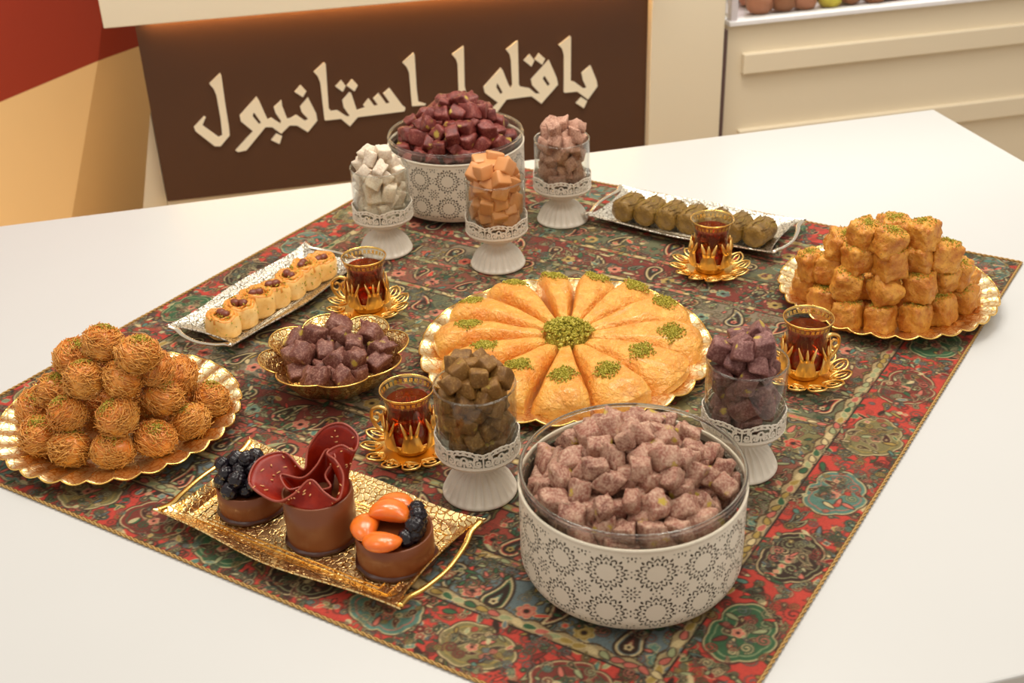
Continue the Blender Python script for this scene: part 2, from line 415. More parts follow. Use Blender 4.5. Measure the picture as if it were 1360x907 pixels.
# body
g = G(); ang = math.radians(11.5)
g.box(cp((bl + br) / 2, 0.14, (FLOOR_Z + ov_z) / 2), (br - bl - 0.02, 0.2, ov_z - FLOOR_Z), ang)
g.obj('counter_body', MT['cream_wall'], ctr, False)
brd = G(); brd.box(cp((bl + br) / 2, 0.012, (zb + ov_z) / 2), (br - bl, 0.024, ov_z - zb), ang); board = brd.obj('sign_board', MT['brown_board'], ctr, False)
g = G(); g.box(cp((bl + br) / 2, 0.02, (zb + FLOOR_Z) / 2), (br - bl, 0.03, zb - FLOOR_Z - 0.002), ang, 0.002); g.obj('kick_panel', MT['cream_wall'], ctr, False)
g = G(); g.box(cp((br + col_r) / 2 - 0.001, 0.105, (FLOOR_Z + 0.42) / 2), (col_r - br - 0.004, 0.26, 0.42 - FLOOR_Z), ang, 0.002); g.obj('end_panel', MT['cream_wall'], ctr, False)
slab(G(), [cp(bl - 0.001, 0.03, FLOOR_Z), pb(199.5, 150, 0.03), pb(190, 277, 0.03), ext(pb(198, 158, .03), pb(190, 277, .03), FLOOR_Z)], N1 * 0.3).obj('end_panel', MT['cream_wall'], ctr, False)
g = G(); g.box(cp((ov_l + br) / 2 - 0.003, 0.09, ov_z + 0.13), (br - ov_l, 0.30, 0.26), ang, 0.002); top = g.obj('counter_top', MT['cream_wall'], ctr, False)
# LED strip hidden behind the overhang, grazing the board
m = M('led_strip'); e = m.node('ShaderNodeEmission'); e.inputs[0].default_value = (1.0, 0.58, 0.2, 1); e.inputs[1].default_value = 24.0; m.l(e.outputs[0], m.out.inputs[0]); MT['led'] = m.mat
g = G(); g.box(cp((bl + br) / 2, -0.012, ov_z - 0.004), (br - bl - 0.04, 0.008, 0.006), ang); g.obj('light_strip', MT['led'], ctr, False)
# lettering, traced on the board's own plane
def z1(*p): return [(240 + x / 4.533, 60 + y / 4.533) for x, y in p]
def z2(*p): return [(520 + x / 4.533, 30 + y / 4.533) for x, y in p]
LET = [
 ([z1((237,165),(172,228),(200,262),(215,300),(240,440),(250,540),(228,552),(130,480),(150,432),(140,425),(80,490),(90,515),(205,605),(240,605),(295,540),(290,490),(265,330),(245,185))]),
 ([z1((455,308),(355,420),(362,455),(435,515),(330,630),(345,640),(395,630),(510,490),(550,490),(605,530),(655,480),(700,480),(765,520),(822,450),(815,410),(765,312),(718,368),(728,400),(768,442),(748,454),(695,418),(655,440),(640,440),(612,370),(605,328),(560,370),(570,405),(605,455),(598,470),(545,435),(522,445),(470,330)), z1((440,400),(485,465),(470,472),(432,425))]),
 ([z1((720,238),(685,278),(735,310),(755,275))]), ([z1((575,530),(545,568),(595,592),(610,545))]),
 ([z1((860,102),(800,158),(825,185),(840,225),(865,445),(872,450),(965,440),(1018,485),(1065,430),(1345,395),(1352,375),(1335,362),(1255,255),(1218,288),(1258,345),(1238,352),(1190,287),(1158,318),(1187,358),(1165,364),(1130,318),(1098,358),(1110,372),(1060,390),(1027,290),(1015,280),(972,330),(980,370),(1018,425),(1000,428),(940,390),(905,395),(890,380),(872,110))]),
 ([z1((965,208),(930,245),(975,278),(992,243))]), ([z1((1030,202),(998,240),(1045,275),(1065,240))]),
 ([z2((130,178),(65,238),(90,265),(105,300),(122,500),(200,495),(205,488),(160,475),(150,400),(137,190))]),
 ([z2((430,138),(362,188),(388,220),(397,250),(405,480),(412,486),(515,470),(520,460),(450,430),(438,380),(433,145))]),
 ([z2((655,270),(552,385),(560,420),(640,480),(560,560),(575,575),(620,555),(690,460),(840,440),(900,485),(1000,370),(992,330),(945,222),(838,340),(845,375),(893,425),(870,428),(830,395),(775,385),(764,370),(758,108),(748,110),(688,160),(710,190),(717,225),(725,370),(716,392),(702,370),(668,285)), z2((635,360),(668,420),(655,430),(628,385)), z2((918,315),(952,370),(940,382),(908,335))]),
 ([z2((830,188),(793,225),(840,262),(858,225))]), ([z2((885,182),(860,218),(905,252),(922,215))]),
 ([z2((1072,78),(1003,132),(1025,155),(1036,195),(1035,415),(1042,420),(1115,412),(1180,460),(1237,380),(1232,345),(1195,255),(1142,300),(1150,345),(1172,390),(1155,396),(1100,356),(1076,350),(1078,85))]),
 ([z2((1140,448),(1108,482),(1155,512),(1175,470))]),
]
for polys in LET:
    P3 = [[pb(x, y, -0.0005) for x, y in p] for p in polys]
    flat = [p for q in P3 for p in q]; n = len(flat)
    tris = tessellate_polygon([[Vector(((p - PB).dot(U1), p.z, 0)) for p in q] for q in P3])
    g = G(); g.add(flat + [p - N1 * 0.004 for p in flat], [t for t in tris] + [tuple(n + i for i in t[::-1]) for t in tris])
    k = 0
    for q in P3:
        L = len(q)
        for i in range(L): g.face((k + i, k + (i + 1) % L, n + k + (i + 1) % L, n + k + i))
        k += L
    g.obj('letter', MT['letter'], board, False)

# ---------------------------------------------------------------- glass display case at the right
A2 = math.radians(13); U2 = Vector((math.cos(A2), math.sin(A2), 0)); N2 = Vector((-U2.y, U2.x, 0))
PC = at(958, 181) + N0 * 0.45
def pc(px, py): return at_plane(px, py, PC, N2)
cl = (pc(967, 60) - PC).dot(U2)
def dp(s, d, z): return Vector((PC.x, PC.y, 0)) + U2 * s + N2 * d + Vector((0, 0, z))
case = thing('display_case', 'cream glass-topped display case with moulded front at the right', 'display case')
LW = 1.75
g = G(); g.box(dp(cl + LW / 2, 0.36, (FLOOR_Z + 0.068) / 2), (LW, 0.70, 0.068 - FLOOR_Z), A2, 0.003); g.obj('case_body', MT['cream_wall'], case, False)
for za, zb2 in ((0.004, -0.042), (-0.172, -0.218), (-0.40, -0.446)):
    g = G(); g.box(dp(cl + 0.038 + 0.85, 0.004, (za + zb2) / 2), (1.7, 0.018, za - zb2), A2, 0.003); g.obj('front_moulding', MT['cream_wall'], case, False)
g = G(); g.box(dp(cl + LW / 2, 0.012, 0.073), (LW, 0.03, 0.011), A2, 0.002); g.box(dp(cl + 0.006, 0.36, 0.073), (0.014, 0.70, 0.011), A2, 0.002); g.obj('metal_rail', MT['rail'], case, False)
g = G(); g.box(dp(cl + 0.012, 0.012, 0.26), (0.016, 0.02, 0.37), A2, 0.002); g.obj('metal_post', MT['alu'], case, False)
g = G(); g.box(dp(cl + 0.02 + LW / 2, 0.012, 0.26), (LW - 0.04, 0.005, 0.36), A2); g.obj('front_pane', MT['glass'], case, False)
g = G(); g.box(dp(cl + 0.006, 0.37, 0.26), (0.005, 0.68, 0.36), A2); g.obj('side_pane', MT['glass'], case, False)
case_l = bpy.data.lights.new('case_fill_light', 'AREA'); case_l.shape = 'RECTANGLE'; case_l.size = 1.5; case_l.size_y = .08; case_l.energy = 5; case_l.color = (1, .95, .88)  # added fill light to brighten the case interior
case_lo = bpy.data.objects.new('case_fill_light', case_l); COL.objects.link(case_lo); case_lo.location = dp(cl + .85, .2, .43); case_lo.rotation_euler = (0, 0, A2)
g = G(); g.box(dp(cl - 0.008, 0.1, (FLOOR_Z + 0.06) / 2), (0.012, 0.2, 0.06 - FLOOR_Z), A2); g.obj('side_shade_strip', MT['gap_shade'], case, False)  # added strip, coloured dark as the shaded side and gap

# ---------------------------------------------------------------- table
tc = [at(0, 300), at(1240, 145), at(1315, 906.5)]
W_L = (tc[1] - tc[0]).dot(U0); D_T = -(tc[2] - tc[1]).dot(N0)
table = thing('presentation_table', 'large white lacquered table under the paisley cloth', 'table')
sL = -0.55; mid = tc[1] + U0 * ((sL - W_L) / 2 + 0.0) - N0 * (D_T / 2)
mid = tc[0] + U0 * ((sL + W_L) / 2) - N0 * (D_T / 2)
g = G(); g.box(mid + Vector((0, 0, -0.025)), (W_L - sL, D_T, 0.05), math.radians(13.48), 0.0025); g.obj('table_top', MT['white_lacquer'], table, False)
g = G(); g.box(mid + Vector((0, 0, -0.475)), (W_L - sL - 0.3, D_T - 0.3, 0.85), math.radians(13.48), 0.004); g.obj('pedestal', MT['cream_wall'], table, False)

# ---------------------------------------------------------------- paisley cloth: print painted as a colour attribute on a fine grid
CA, CB, CC, CD = at(-122, 595), at(933, 1030), at(1357, 350), at(583, 204)
TS = 0.0022                                    # cloth top surface height
SW, TW = 1.003, 1.08
NXC, NYC = 955, 1028
PXS = NXC / SW
rng = random.Random(11)
img = np.zeros((NYC, NXC, 3), np.float32)
ss, tt = np.meshgrid((np.arange(NXC) + .5) / NXC * SW, (np.arange(NYC) + .5) / NYC * TW)
def fillw(mask, c): img[mask] = np.array(c, np.float32) / 255
RED = (178, 66, 56); MAROON = (112, 52, 44); BLUE = (98, 112, 116); OLIVE = (116, 108, 72); GREEN = (54, 88, 60); CREAM = (190, 172, 130); SAGE = (144, 150, 112); TEAL = (84, 118, 108); DARK = (52, 38, 30); GREY = (124, 114, 96); PINK = (186, 104, 90); MUST = (154, 130, 70)
BW = 0.077; LB = 0.013
DUST = (128, 78, 64); MOSS = (98, 100, 76)
sc_ = [BLUE, (150, 70, 58), MAROON, GREY, DUST, OLIVE, MOSS, DUST, GREY, MAROON, MOSS, (150, 70, 58)]
stripes = [(i / 12, (i + 1) / 12, c) for i, c in enumerate(sc_)]
field = []
for a, b, c in stripes:
    mk = (tt >= BW + a * (TW - 2 * BW)) & (tt < BW + b * (TW - 2 * BW)); fillw(mk, c)
def win(x, y, r):
    i0, i1 = max(0, int((x - r) * PXS)), min(NXC, int((x + r) * PXS) + 2); j0, j1 = max(0, int((y - r) * PXS)), min(NYC, int((y + r) * PXS) + 2)
    if i1 <= i0 or j1 <= j0: return None
    return (slice(j0, j1), slice(i0, i1)), ss[j0:j1, i0:i1] - x, tt[j0:j1, i0:i1] - y
def put(sl, d, c, w=1.0):
    a = (np.clip(0.5 - d * PXS, 0, 1) * w)[..., None]
    img[sl] = img[sl] * (1 - a) + np.array(c, np.float32) / 255 * a
def rot(X, Y, a): return X * math.cos(a) + Y * math.sin(a), -X * math.sin(a) + Y * math.cos(a)
def leaf(x, y, L, wd, a, c, edge=DARK, vein=None):
    w = win(x, y, L * 1.1)
    if not w: return
    X, Y = rot(w[1], w[2], a)
    hw = wd * np.sqrt(np.clip(1 - (X / L) ** 2, 0, 1)) * (1 - 0.35 * X / L)
    d = np.maximum(np.abs(Y) - hw, np.abs(X) - L)
    put(w[0], d - 0.0011, edge); put(w[0], d, c)
    if vein: put(w[0], np.maximum(np.abs(Y) - 0.0004, np.abs(X) - L * .7), vein)
def flower(x, y, r, k, a, c, cc, edge=CREAM):
    w = win(x, y, r * 1.3)
    if not w: return
    X, Y = w[1], w[2]; R = np.hypot(X, Y); th = np.arctan2(Y, X) + a
    d = R - r * (0.72 + 0.28 * np.abs(np.cos(th * k / 2)))
    put(w[0], d - 0.0010, edge); put(w[0], d, c); put(w[0], np.maximum(R - r * .62, -(R - r * .5)), edge, .6); put(w[0], R - r * .3, cc)
def curl(x, y, r, a, s, c, wd=0.0007, turns=1.6):
    w = win(x, y, r * 1.5)
    if not w: return
    d = np.full(w[1].shape, 9.0, np.float32)
    for k in range(26):
        t = k / 25; ph = a + s * t * turns * 2 * PI; rr = r * (1 - 0.82 * t)
        d = np.minimum(d, np.hypot(w[1] - rr * math.cos(ph), w[2] - rr * math.sin(ph)))
    put(w[0], d - wd - 0.0008, DARK, .55); put(w[0], d - wd, c)
def paisley(x, y, L, a, s, cols):
    w = win(x, y, L * 1.05)
    if not w: return
    X, Y = rot(w[1], w[2], a); Y = Y * s
    d = np.full(X.shape, 9.0, np.float32)
    for k in range(14):
        t = k / 13
        px = -0.38 * L + 1.08 * L * t; py = 0.42 * L * t ** 2.6; r = 0.36 * L * (1 - t) ** 0.75 + 0.008 * L
        d = np.minimum(d, np.hypot(X - px, Y - py) - r)
    ws = [0.0012, -0.0012, -0.0035, -0.0048, -0.0095, -0.0108]
    sc = min(1.0, L / 0.035)
    for o, c in zip(ws, cols): put(w[0], d - o * sc, c)
    R = np.hypot(X + .38 * L, Y)
    th = np.arctan2(Y, X + .38 * L)
    put(w[0], R - L * .13 * (0.7 + .3 * np.abs(np.cos(th * 2.5))), cols[-1] if cols[-1] != cols[-2] else CREAM); put(w[0], R - L * .045, DARK)
def medallion(x, y, r, a, c, inner, edge=CREAM):
    w = win(x, y, r * 1.5)
    if not w: return
    X, Y = rot(w[1], w[2], a); R = np.hypot(X * 0.82, Y); th = np.arctan2(Y, X * .82)
    d = R - r * (0.86 + 0.06 * np.abs(np.cos(th * 4)) + .05 * np.cos(th * 2) + .05 * np.cos(th * 3 + x * 90) - .10 * np.exp(-(np.abs(np.abs(th) - 1.3) / .12) ** 2))
    put(w[0], d - 0.0016, DARK); put(w[0], d - 0.0004, edge); put(w[0], d + 0.0012, c)
    put(w[0], np.abs(d + 0.006) - 0.0006, inner)
    o = rng.uniform(0, 6.28)
    for q in range(15):
        aa = o + q * 2.4; ra = r * .68 * math.sqrt(q / 15)
        px, py = x + ra * 1.15 * math.cos(aa) * math.cos(a) - ra * math.sin(aa) * math.sin(a), y + ra * 1.15 * math.cos(aa) * math.sin(a) + ra * math.sin(aa) * math.cos(a)
        cc = rng.choice([inner, edge, MAROON, SAGE, PINK, inner])
        k = rng.random()
        if k < .4: paisley(px, py, r * rng.uniform(.22, .4), rng.uniform(0, 6.28), rng.choice((-1, 1)), [edge, DARK, cc, DARK, rng.choice([c, PINK, MUST]), edge])
        elif k < .8: curl(px, py, r * rng.uniform(.14, .26), rng.uniform(0, 6.28), rng.choice((-1, 1)), cc, 0.0009)
        else: leaf(px, py, r * .2, r * .07, rng.uniform(0, 6.28), cc, DARK)
    flower(x + r * .1 * math.cos(o), y + r * .1 * math.sin(o), r * .17, 5, o, PINK, DARK)
PAL = [SAGE, CREAM, TEAL, MUST, PINK, GREEN, BLUE, (196, 70, 58), (172, 168, 132), (84, 96, 66)]
def filler(n, x0, x1, y0, y1, scale=1.0, pal=PAL):
    for _ in range(n):
        x = rng.uniform(x0, x1); y = rng.uniform(y0, y1); k = rng.random(); a = rng.uniform(0, 6.28)
        c = rng.choice(pal)
        if k < .44: curl(x, y, rng.uniform(.005, .012) * scale, a, rng.choice((-1, 1)), c, rng.uniform(.0004, .0008))
        elif k < .64: leaf(x, y, rng.uniform(.005, .010) * scale, rng.uniform(.0018, .0032) * scale, a, c, rng.choice((DARK, CREAM, DARK)))
        elif k < .74: flower(x, y, rng.uniform(.0035, .0055) * scale, rng.choice((4, 5, 6)), a, c, rng.choice(PAL), rng.choice((CREAM, DARK)))
        else: paisley(x, y, rng.uniform(.010, .016) * scale, a, rng.choice((-1, 1)), [DARK, c, rng.choice(PAL), DARK, rng.choice(PAL), CREAM])
# inner field
def scrolls(n):
    for _ in range(n):
        x, y = rng.uniform(BW + .01, SW - BW - .01), rng.uniform(BW + .01, TW - BW - .01); r = rng.uniform(.010, .020); a = rng.uniform(0, 6.28); s = rng.choice((-1, 1))
        c = rng.choice([SAGE, CREAM, (150, 140, 98), (166, 92, 76), MUST, TEAL]); curl(x, y, r, a, s, c, rng.uniform(.0006, .0010), 1.3)
        for q in range(5):
            t = q / 5; ph = a + s * t * 1.1 * 2 * PI; rr = r * (1.15 - .7 * t)
            leaf(x + rr * math.cos(ph), y + rr * math.sin(ph), .0042, .0017, ph + 1.0, rng.choice([c, SAGE, PINK, GREEN]), DARK)
scrolls(420)
filler(2600, BW, SW - BW, BW, TW - BW, 1.15)
for a, b, c in stripes:
    ym = BW + (a + b) / 2 * (TW - 2 * BW); hh = (b - a) * (TW - 2 * BW)
    x = BW + 0.04
    q = 0
    while x < SW - BW - .03:
        cc = rng.choice([GREEN, MAROON, BLUE, OLIVE, RED])
        paisley(x, ym + rng.uniform(-.008, .008), hh * rng.uniform(.34, .5), PI / 2 * (1 if q % 2 else -1) + rng.uniform(-.2, .2), rng.choice((-1, 1)), [DARK, CREAM, cc, DARK, rng.choice([RED, SAGE, TEAL, MAROON]), rng.choice([CREAM, MUST, PINK])])
        flower(x + hh * .42, ym - hh * .2, hh * .13, 6, 0, rng.choice([PINK, RED, MUST, TEAL]), DARK)
        curl(x + hh * .42, ym + hh * .2, hh * .15, 0, 1, SAGE, 0.0009)
        x += hh * rng.uniform(.7, 1.1); q += 1
    yb = BW + b * (TW - 2 * BW)
    if b < .99:                                   # light chain between the strips
        mk = (np.abs(tt - yb + .0015 * np.sin(ss * 260)) < .0052); fillw(mk, (142, 126, 94)); mk = (np.abs(np.abs(tt - yb) - .0058) < .0009); fillw(mk, DARK)
        x = BW
        while x < SW - BW:
            leaf(x, yb, .006, .0026, rng.uniform(-.4, .4), rng.choice([SAGE, CREAM, PINK, (150, 70, 60)]), rng.choice((DARK, MUST))); x += .0115
scrolls(420)
filler(1500, BW + .02, SW - BW - .02, BW + .02, TW - BW - .02, .78)
# border
RED = (178, 64, 54)
bord = (ss < BW) | (ss > SW - BW) | (tt < BW) | (tt > TW - BW); fillw(bord, RED)
filler(620, 0, SW, 0, BW, 0.95, [SAGE, CREAM, TEAL, MUST, DARK, GREEN, BLUE, (120, 46, 40)])
filler(620, 0, SW, TW - BW, TW, 0.95, [SAGE, CREAM, TEAL, MUST, DARK, GREEN, BLUE, (120, 36, 34)])
filler(650, 0, BW, 0, TW, 0.95, [SAGE, CREAM, TEAL, MUST, DARK, GREEN, BLUE, (120, 36, 34)])
filler(650, SW - BW, SW, 0, TW, 0.95, [SAGE, CREAM, TEAL, MUST, DARK, GREEN, BLUE, (120, 36, 34)])
mc = [(MAROON, GREEN), (GREEN, SAGE), (DARK, SAGE), (TEAL, PINK), (OLIVE, MUST)]
for k in range(9):
    y = .045 + k * (TW - .09) / 8
    for x, o in ((SW - BW * .5, 0), (BW * .5, 3)):
        c, i2 = mc[(k + o) % 5]; medallion(x, y, .036, PI / 2, c, i2)
for k in range(8):
    x = .16 + k * (SW - .30) / 7
    for y, o in ((BW * .48, 3), (TW - BW * .5, 1)):
        c, i2 = mc[(k + o) % 5]; medallion(x, y, .033, 0, c, i2)
# cream guard band between border and field, with dark lines
e = np.minimum(np.minimum(ss, SW - ss), np.minimum(tt, TW - tt))
wob = .002 * np.sin((ss + tt) * 190)
mk = np.abs(e - BW - .006 + wob) < .0062; fillw(mk, (156, 138, 102))
fillw(np.abs(e - BW + .0012) < .0009, DARK); fillw(np.abs(e - BW - .0135 + wob) < .0008, (80, 60, 40))
for side in range(4):
    L = TW if side < 2 else SW; p = BW
    while p < L - BW:
        q = (BW + .006, SW - BW - .006, BW + .006, TW - BW - .006)[side]
        x, y = (q, p) if side < 2 else (p, q)
        leaf(x, y, .0065, .0032, (PI / 2 if side < 2 else 0) + rng.uniform(-.5, .5), rng.choice([SAGE, (176, 96, 84), CREAM, GREEN, MUST]), rng.choice((DARK, CREAM))); p += .013
filler(420, 0, SW, 0, BW, .6); filler(420, 0, SW, TW - BW, TW, .6); filler(450, 0, BW, 0, TW, .6); filler(450, SW - BW, SW, 0, TW, .6)
fillw(e < .003, (120, 84, 44))
# weave grain and slight fade
rs = np.random.RandomState(3)
img *= (1 + (rs.rand(NYC, NXC, 1).astype(np.float32) - .5) * .16)
img = np.clip(img, 0, 1)
# smooth a touch so it reads as woven thread
img = (img * 4 + np.roll(img, 1, 0) + np.roll(img, -1, 0) + np.roll(img, 1, 1) + np.roll(img, -1, 1)) / 8
linimg = np.where(img <= 0.04045, img / 12.92, ((img + 0.055) / 1.055) ** 2.4).astype(np.float32)

u = np.linspace(0, 1, NXC, dtype=np.float32)[None, :, None]; v = np.linspace(0, 1, NYC, dtype=np.float32)[:, None, None]
cA, cB, cC, cD = (np.array(p, np.float32) for p in (CA, CB, CC, CD))
pos = cA * (1 - u) * (1 - v) + cB * u * (1 - v) + cC * u * v + cD * (1 - u) * v
pos[..., 2] = TS
x_, y_ = pos[..., 0], pos[..., 1]
pos[..., 2] += -0.0005 * (1 + np.sin(x_ * 17 + 2 * np.sin(y_ * 9)) * np.sin(y_ * 13 + 1.0))
me = bpy.data.meshes.new('paisley_cloth')
nv = NXC * NYC; nf = (NXC - 1) * (NYC - 1)
me.vertices.add(nv); me.vertices.foreach_set('co', pos.reshape(-1).astype(np.float32))
idx = np.arange(nv, dtype=np.int32).reshape(NYC, NXC)
quad = np.stack([idx[:-1, :-1], idx[:-1, 1:], idx[1:, 1:], idx[1:, :-1]], -1).reshape(-1, 4)
me.loops.add(nf * 4); me.polygons.add(nf)
me.loops.foreach_set('vertex_index', quad.reshape(-1)); me.polygons.foreach_set('loop_start', np.arange(nf, dtype=np.int32) * 4)
me.polygons.foreach_set('loop_total', np.full(nf, 4, np.int32)); me.polygons.foreach_set('use_smooth', np.ones(nf, bool))
at_c = me.color_attributes.new('print', 'FLOAT_COLOR', 'POINT')
at_c.data.foreach_set('color', np.concatenate([linimg, np.ones((NYC, NXC, 1), np.float32)], -1).reshape(-1))
me.update(); me.validate()
m = M('woven_paisley'); a = m.node('ShaderNodeAttribute'); a.attribute_name = 'print'
MT['cloth'] = m.principled(m.mix(m.noise(900, 2), a.outputs['Color'], (0.9, 0.85, 0.75), 'MULTIPLY'), 0.75, 0, m.bump(m.noise(1500, 2), 0.0004, 0.5), 0.2, sheen=0.05)
me.materials.append(MT['cloth'])
cloth = thing('paisley_tablecloth', 'red and green paisley woven cloth spread flat on the white table', 'tablecloth')
link('woven_cloth', me, cloth)
MT['cord'] = plain('gold_cord', (176, 138, 76), 0.6, nscale=200, namt=0.2)
g = G()
for a_, b_ in ((CA, CB), (CB, CC), (CC, CD), (CD, CA)):
    n = int((b_ - a_).length / 0.0022); d = (b_ - a_).normalized(); nn = Vector((-d.y, d.x, 0))
    for ph in (0, PI):
        g.tube([a_ + (b_ - a_) * (k / n) + nn * (0.0011 * math.cos(k * .9 + ph)) + Vector((0, 0, 0.0022 + 0.0009 * math.sin(k * .9 + ph))) for k in range(n + 1)], 0.0011, 4)
g.obj('edge_cord', MT['cord'], cloth)

# ---------------------------------------------------------------- shapes shared by the sweets
ZC = TS                                          # things stand on the cloth
def lump_mesh(name, seed, d, mat, n=4, p=5.0, amp=0.12, freq=1.6, cubic=False):
    """irregular rounded block with edges d = (x, y, z)"""
    V = {}; vs = []; fs = []
    cs_ = [-1, -.80, -.28, .28, .80, 1] if cubic else [-1 + 2 * i / n for i in range(n + 1)]
    n = len(cs_) - 1; rg = random.Random(seed * 7 + 1)
    SH = Matrix([[1 if a == b else rg.uniform(-.2, .2) * min(1, amp * 6) for b in range(3)] for a in range(3)]) if cubic else Matrix.Identity(3)
    def vid(q):
        k = tuple(round(c, 5) for c in q)
        if k not in V:
            V[k] = len(vs)
            v = Vector(q); m = (abs(v.x) ** p + abs(v.y) ** p + abs(v.z) ** p) ** (1 / p)
            v = v / m
            v *= 1 + amp * noise.noise(v * freq + Vector((seed * 7.3, seed * 3.1, 0))) + amp * .5 * noise.noise(v * freq * 2.7 + Vector((0, seed * 5.7, 9)))
            v = SH @ v; vs.append((v.x * d[0] / 2, v.y * d[1] / 2, v.z * d[2] / 2))
        return V[k]
    for ax in range(3):
        for sg in (-1, 1):
            for i in range(n):
                for j in range(n):
                    q = []
                    for (a, b) in ((i, j), (i + 1, j), (i + 1, j + 1), (i, j + 1)):
                        w = [0, 0, 0]; w[ax] = sg; w[(ax + 1) % 3] = cs_[a]; w[(ax + 2) % 3] = cs_[b]; q.append(vid(w))
                    fs.append(tuple(q) if sg > 0 else tuple(q[::-1]))
    g = G(); g.add(vs, fs); me = g.mesh(name, mat, True)
    return me
def grains(seed, pts, r0, r1):
    """joined little chips lying at the given points"""
    rg = random.Random(seed); g = G()
    for p in pts:
        r = rg.uniform(r0, r1); R = Euler((rg.uniform(0, 6), rg.uniform(0, 6), rg.uniform(0, 6))).to_matrix()
        o = [R @ Vector(q) * r for q in ((1, 0, 0), (-1, 0, 0), (0, .8, 0), (0, -.8, 0), (0, 0, .6), (0, 0, -.6))]
        g.add([Vector(p) + q for q in o], [(0, 2, 4), (2, 1, 4), (1, 3, 4), (3, 0, 4), (2, 0, 5), (1, 2, 5), (3, 1, 5), (0, 3, 5)])
    return g
def crumbs(name, g, parent):
    o = g.obj(name, MT['pistachio'], parent, False); o['kind'] = 'stuff'; return o
def pack(R, z0, size, count, seed, dome=0.0, rs=0.55, stop=9.0, tries=46):
    """drop pieces one by one into a round vessel -> list of centres"""
    rg = random.Random(seed); r = size * rs; out = []
    for _ in range(count):
        best = None
        for _ in range(tries):
            a = rg.uniform(0, 2 * PI); q = R * math.sqrt(rg.random()); x, y = q * math.cos(a), q * math.sin(a); z = z0 + r
            for (X, Y, Z) in out:
                d2 = (x - X) ** 2 + (y - Y) ** 2
                if d2 < 4 * r * r: z = max(z, Z + math.sqrt(4 * r * r - d2))
            s = z + dome * q * q
            if best is None or s < best[0]: best = (s, x, y, z)
        if best[0] > stop: break
        out.append(best[1:])
    return out
def scatter(meshes, name, centres, base, label, cat, group, seed, s0=0.9, s1=1.1, wall=None, floor=-9):
    rg = random.Random(seed)
    for (x, y, z) in centres:
        o = link(name, rg.choice(meshes))
        o.location = (base[0] + x, base[1] + y, base[2] + z)
        o.rotation_euler = (rg.uniform(0, 6.28), rg.uniform(0, 6.28), rg.uniform(0, 6.28))
        s = rg.uniform(s0, s1); o.scale = (s, s * rg.uniform(.9, 1.1), s)
        if wall:                                        # keep every corner inside the vessel wall
            Mx = o.rotation_euler.to_matrix() @ Matrix.Diagonal(o.scale)
            P = [Mx @ v.co for v in o.data.vertices]
            for _ in range(3):
                ex = 0; d = None
                for q in P:
                    r = math.hypot(x + q.x, y + q.y)
                    if r - wall(z + q.z) > ex: ex = r - wall(z + q.z); d = ((x + q.x) / r, (y + q.y) / r)
                if d is None: break
                x -= d[0] * ex; y -= d[1] * ex
            lo = min(q.z for q in P)
            z = max(z, floor - lo)
            o.location = (base[0] + x, base[1] + y, base[2] + z)
        tag(o, label, cat, group)

def sheet(fn, mask, nu, nv, name, mat, parent, thick=0.0, closed=True):
    """cylindrical sheet of small quads, only those where mask(i, j) holds"""
    g = G(); ids = {}
    def vid(i, j):
        k = (i % nu if closed else i, j)
        if k not in ids: ids[k] = len(g.v); g.v.append(tuple(fn(i, j, 0)))
        return ids[k]
    cells = [(i, j) for j in range(nv) for i in range(nu) if mask(i, j)]
    for (i, j) in cells: g.face((vid(i, j), vid(i + 1, j), vid(i + 1, j + 1), vid(i, j + 1)))
    if thick:
        S = set(cells); ids2 = {}
        def wid(i, j):
            k = (i % nu, j)
            if k not in ids2: ids2[k] = len(g.v); g.v.append(tuple(fn(i, j, -thick)))
            return ids2[k]
        for (i, j) in cells:
            g.face((wid(i, j), wid(i, j + 1), wid(i + 1, j + 1), wid(i + 1, j)))
            for (di, dj, a, b) in ((-1, 0, (i, j + 1), (i, j)), (1, 0, (i + 1, j), (i + 1, j + 1)), (0, -1, (i, j), (i + 1, j)), (0, 1, (i + 1, j + 1), (i, j + 1))):
                if ((i + di) % nu, j + dj) not in S: g.face((vid(*b), vid(*a), wid(*a), wid(*b)))
    return g.obj(name, mat, parent, True, 40, recalc=False)

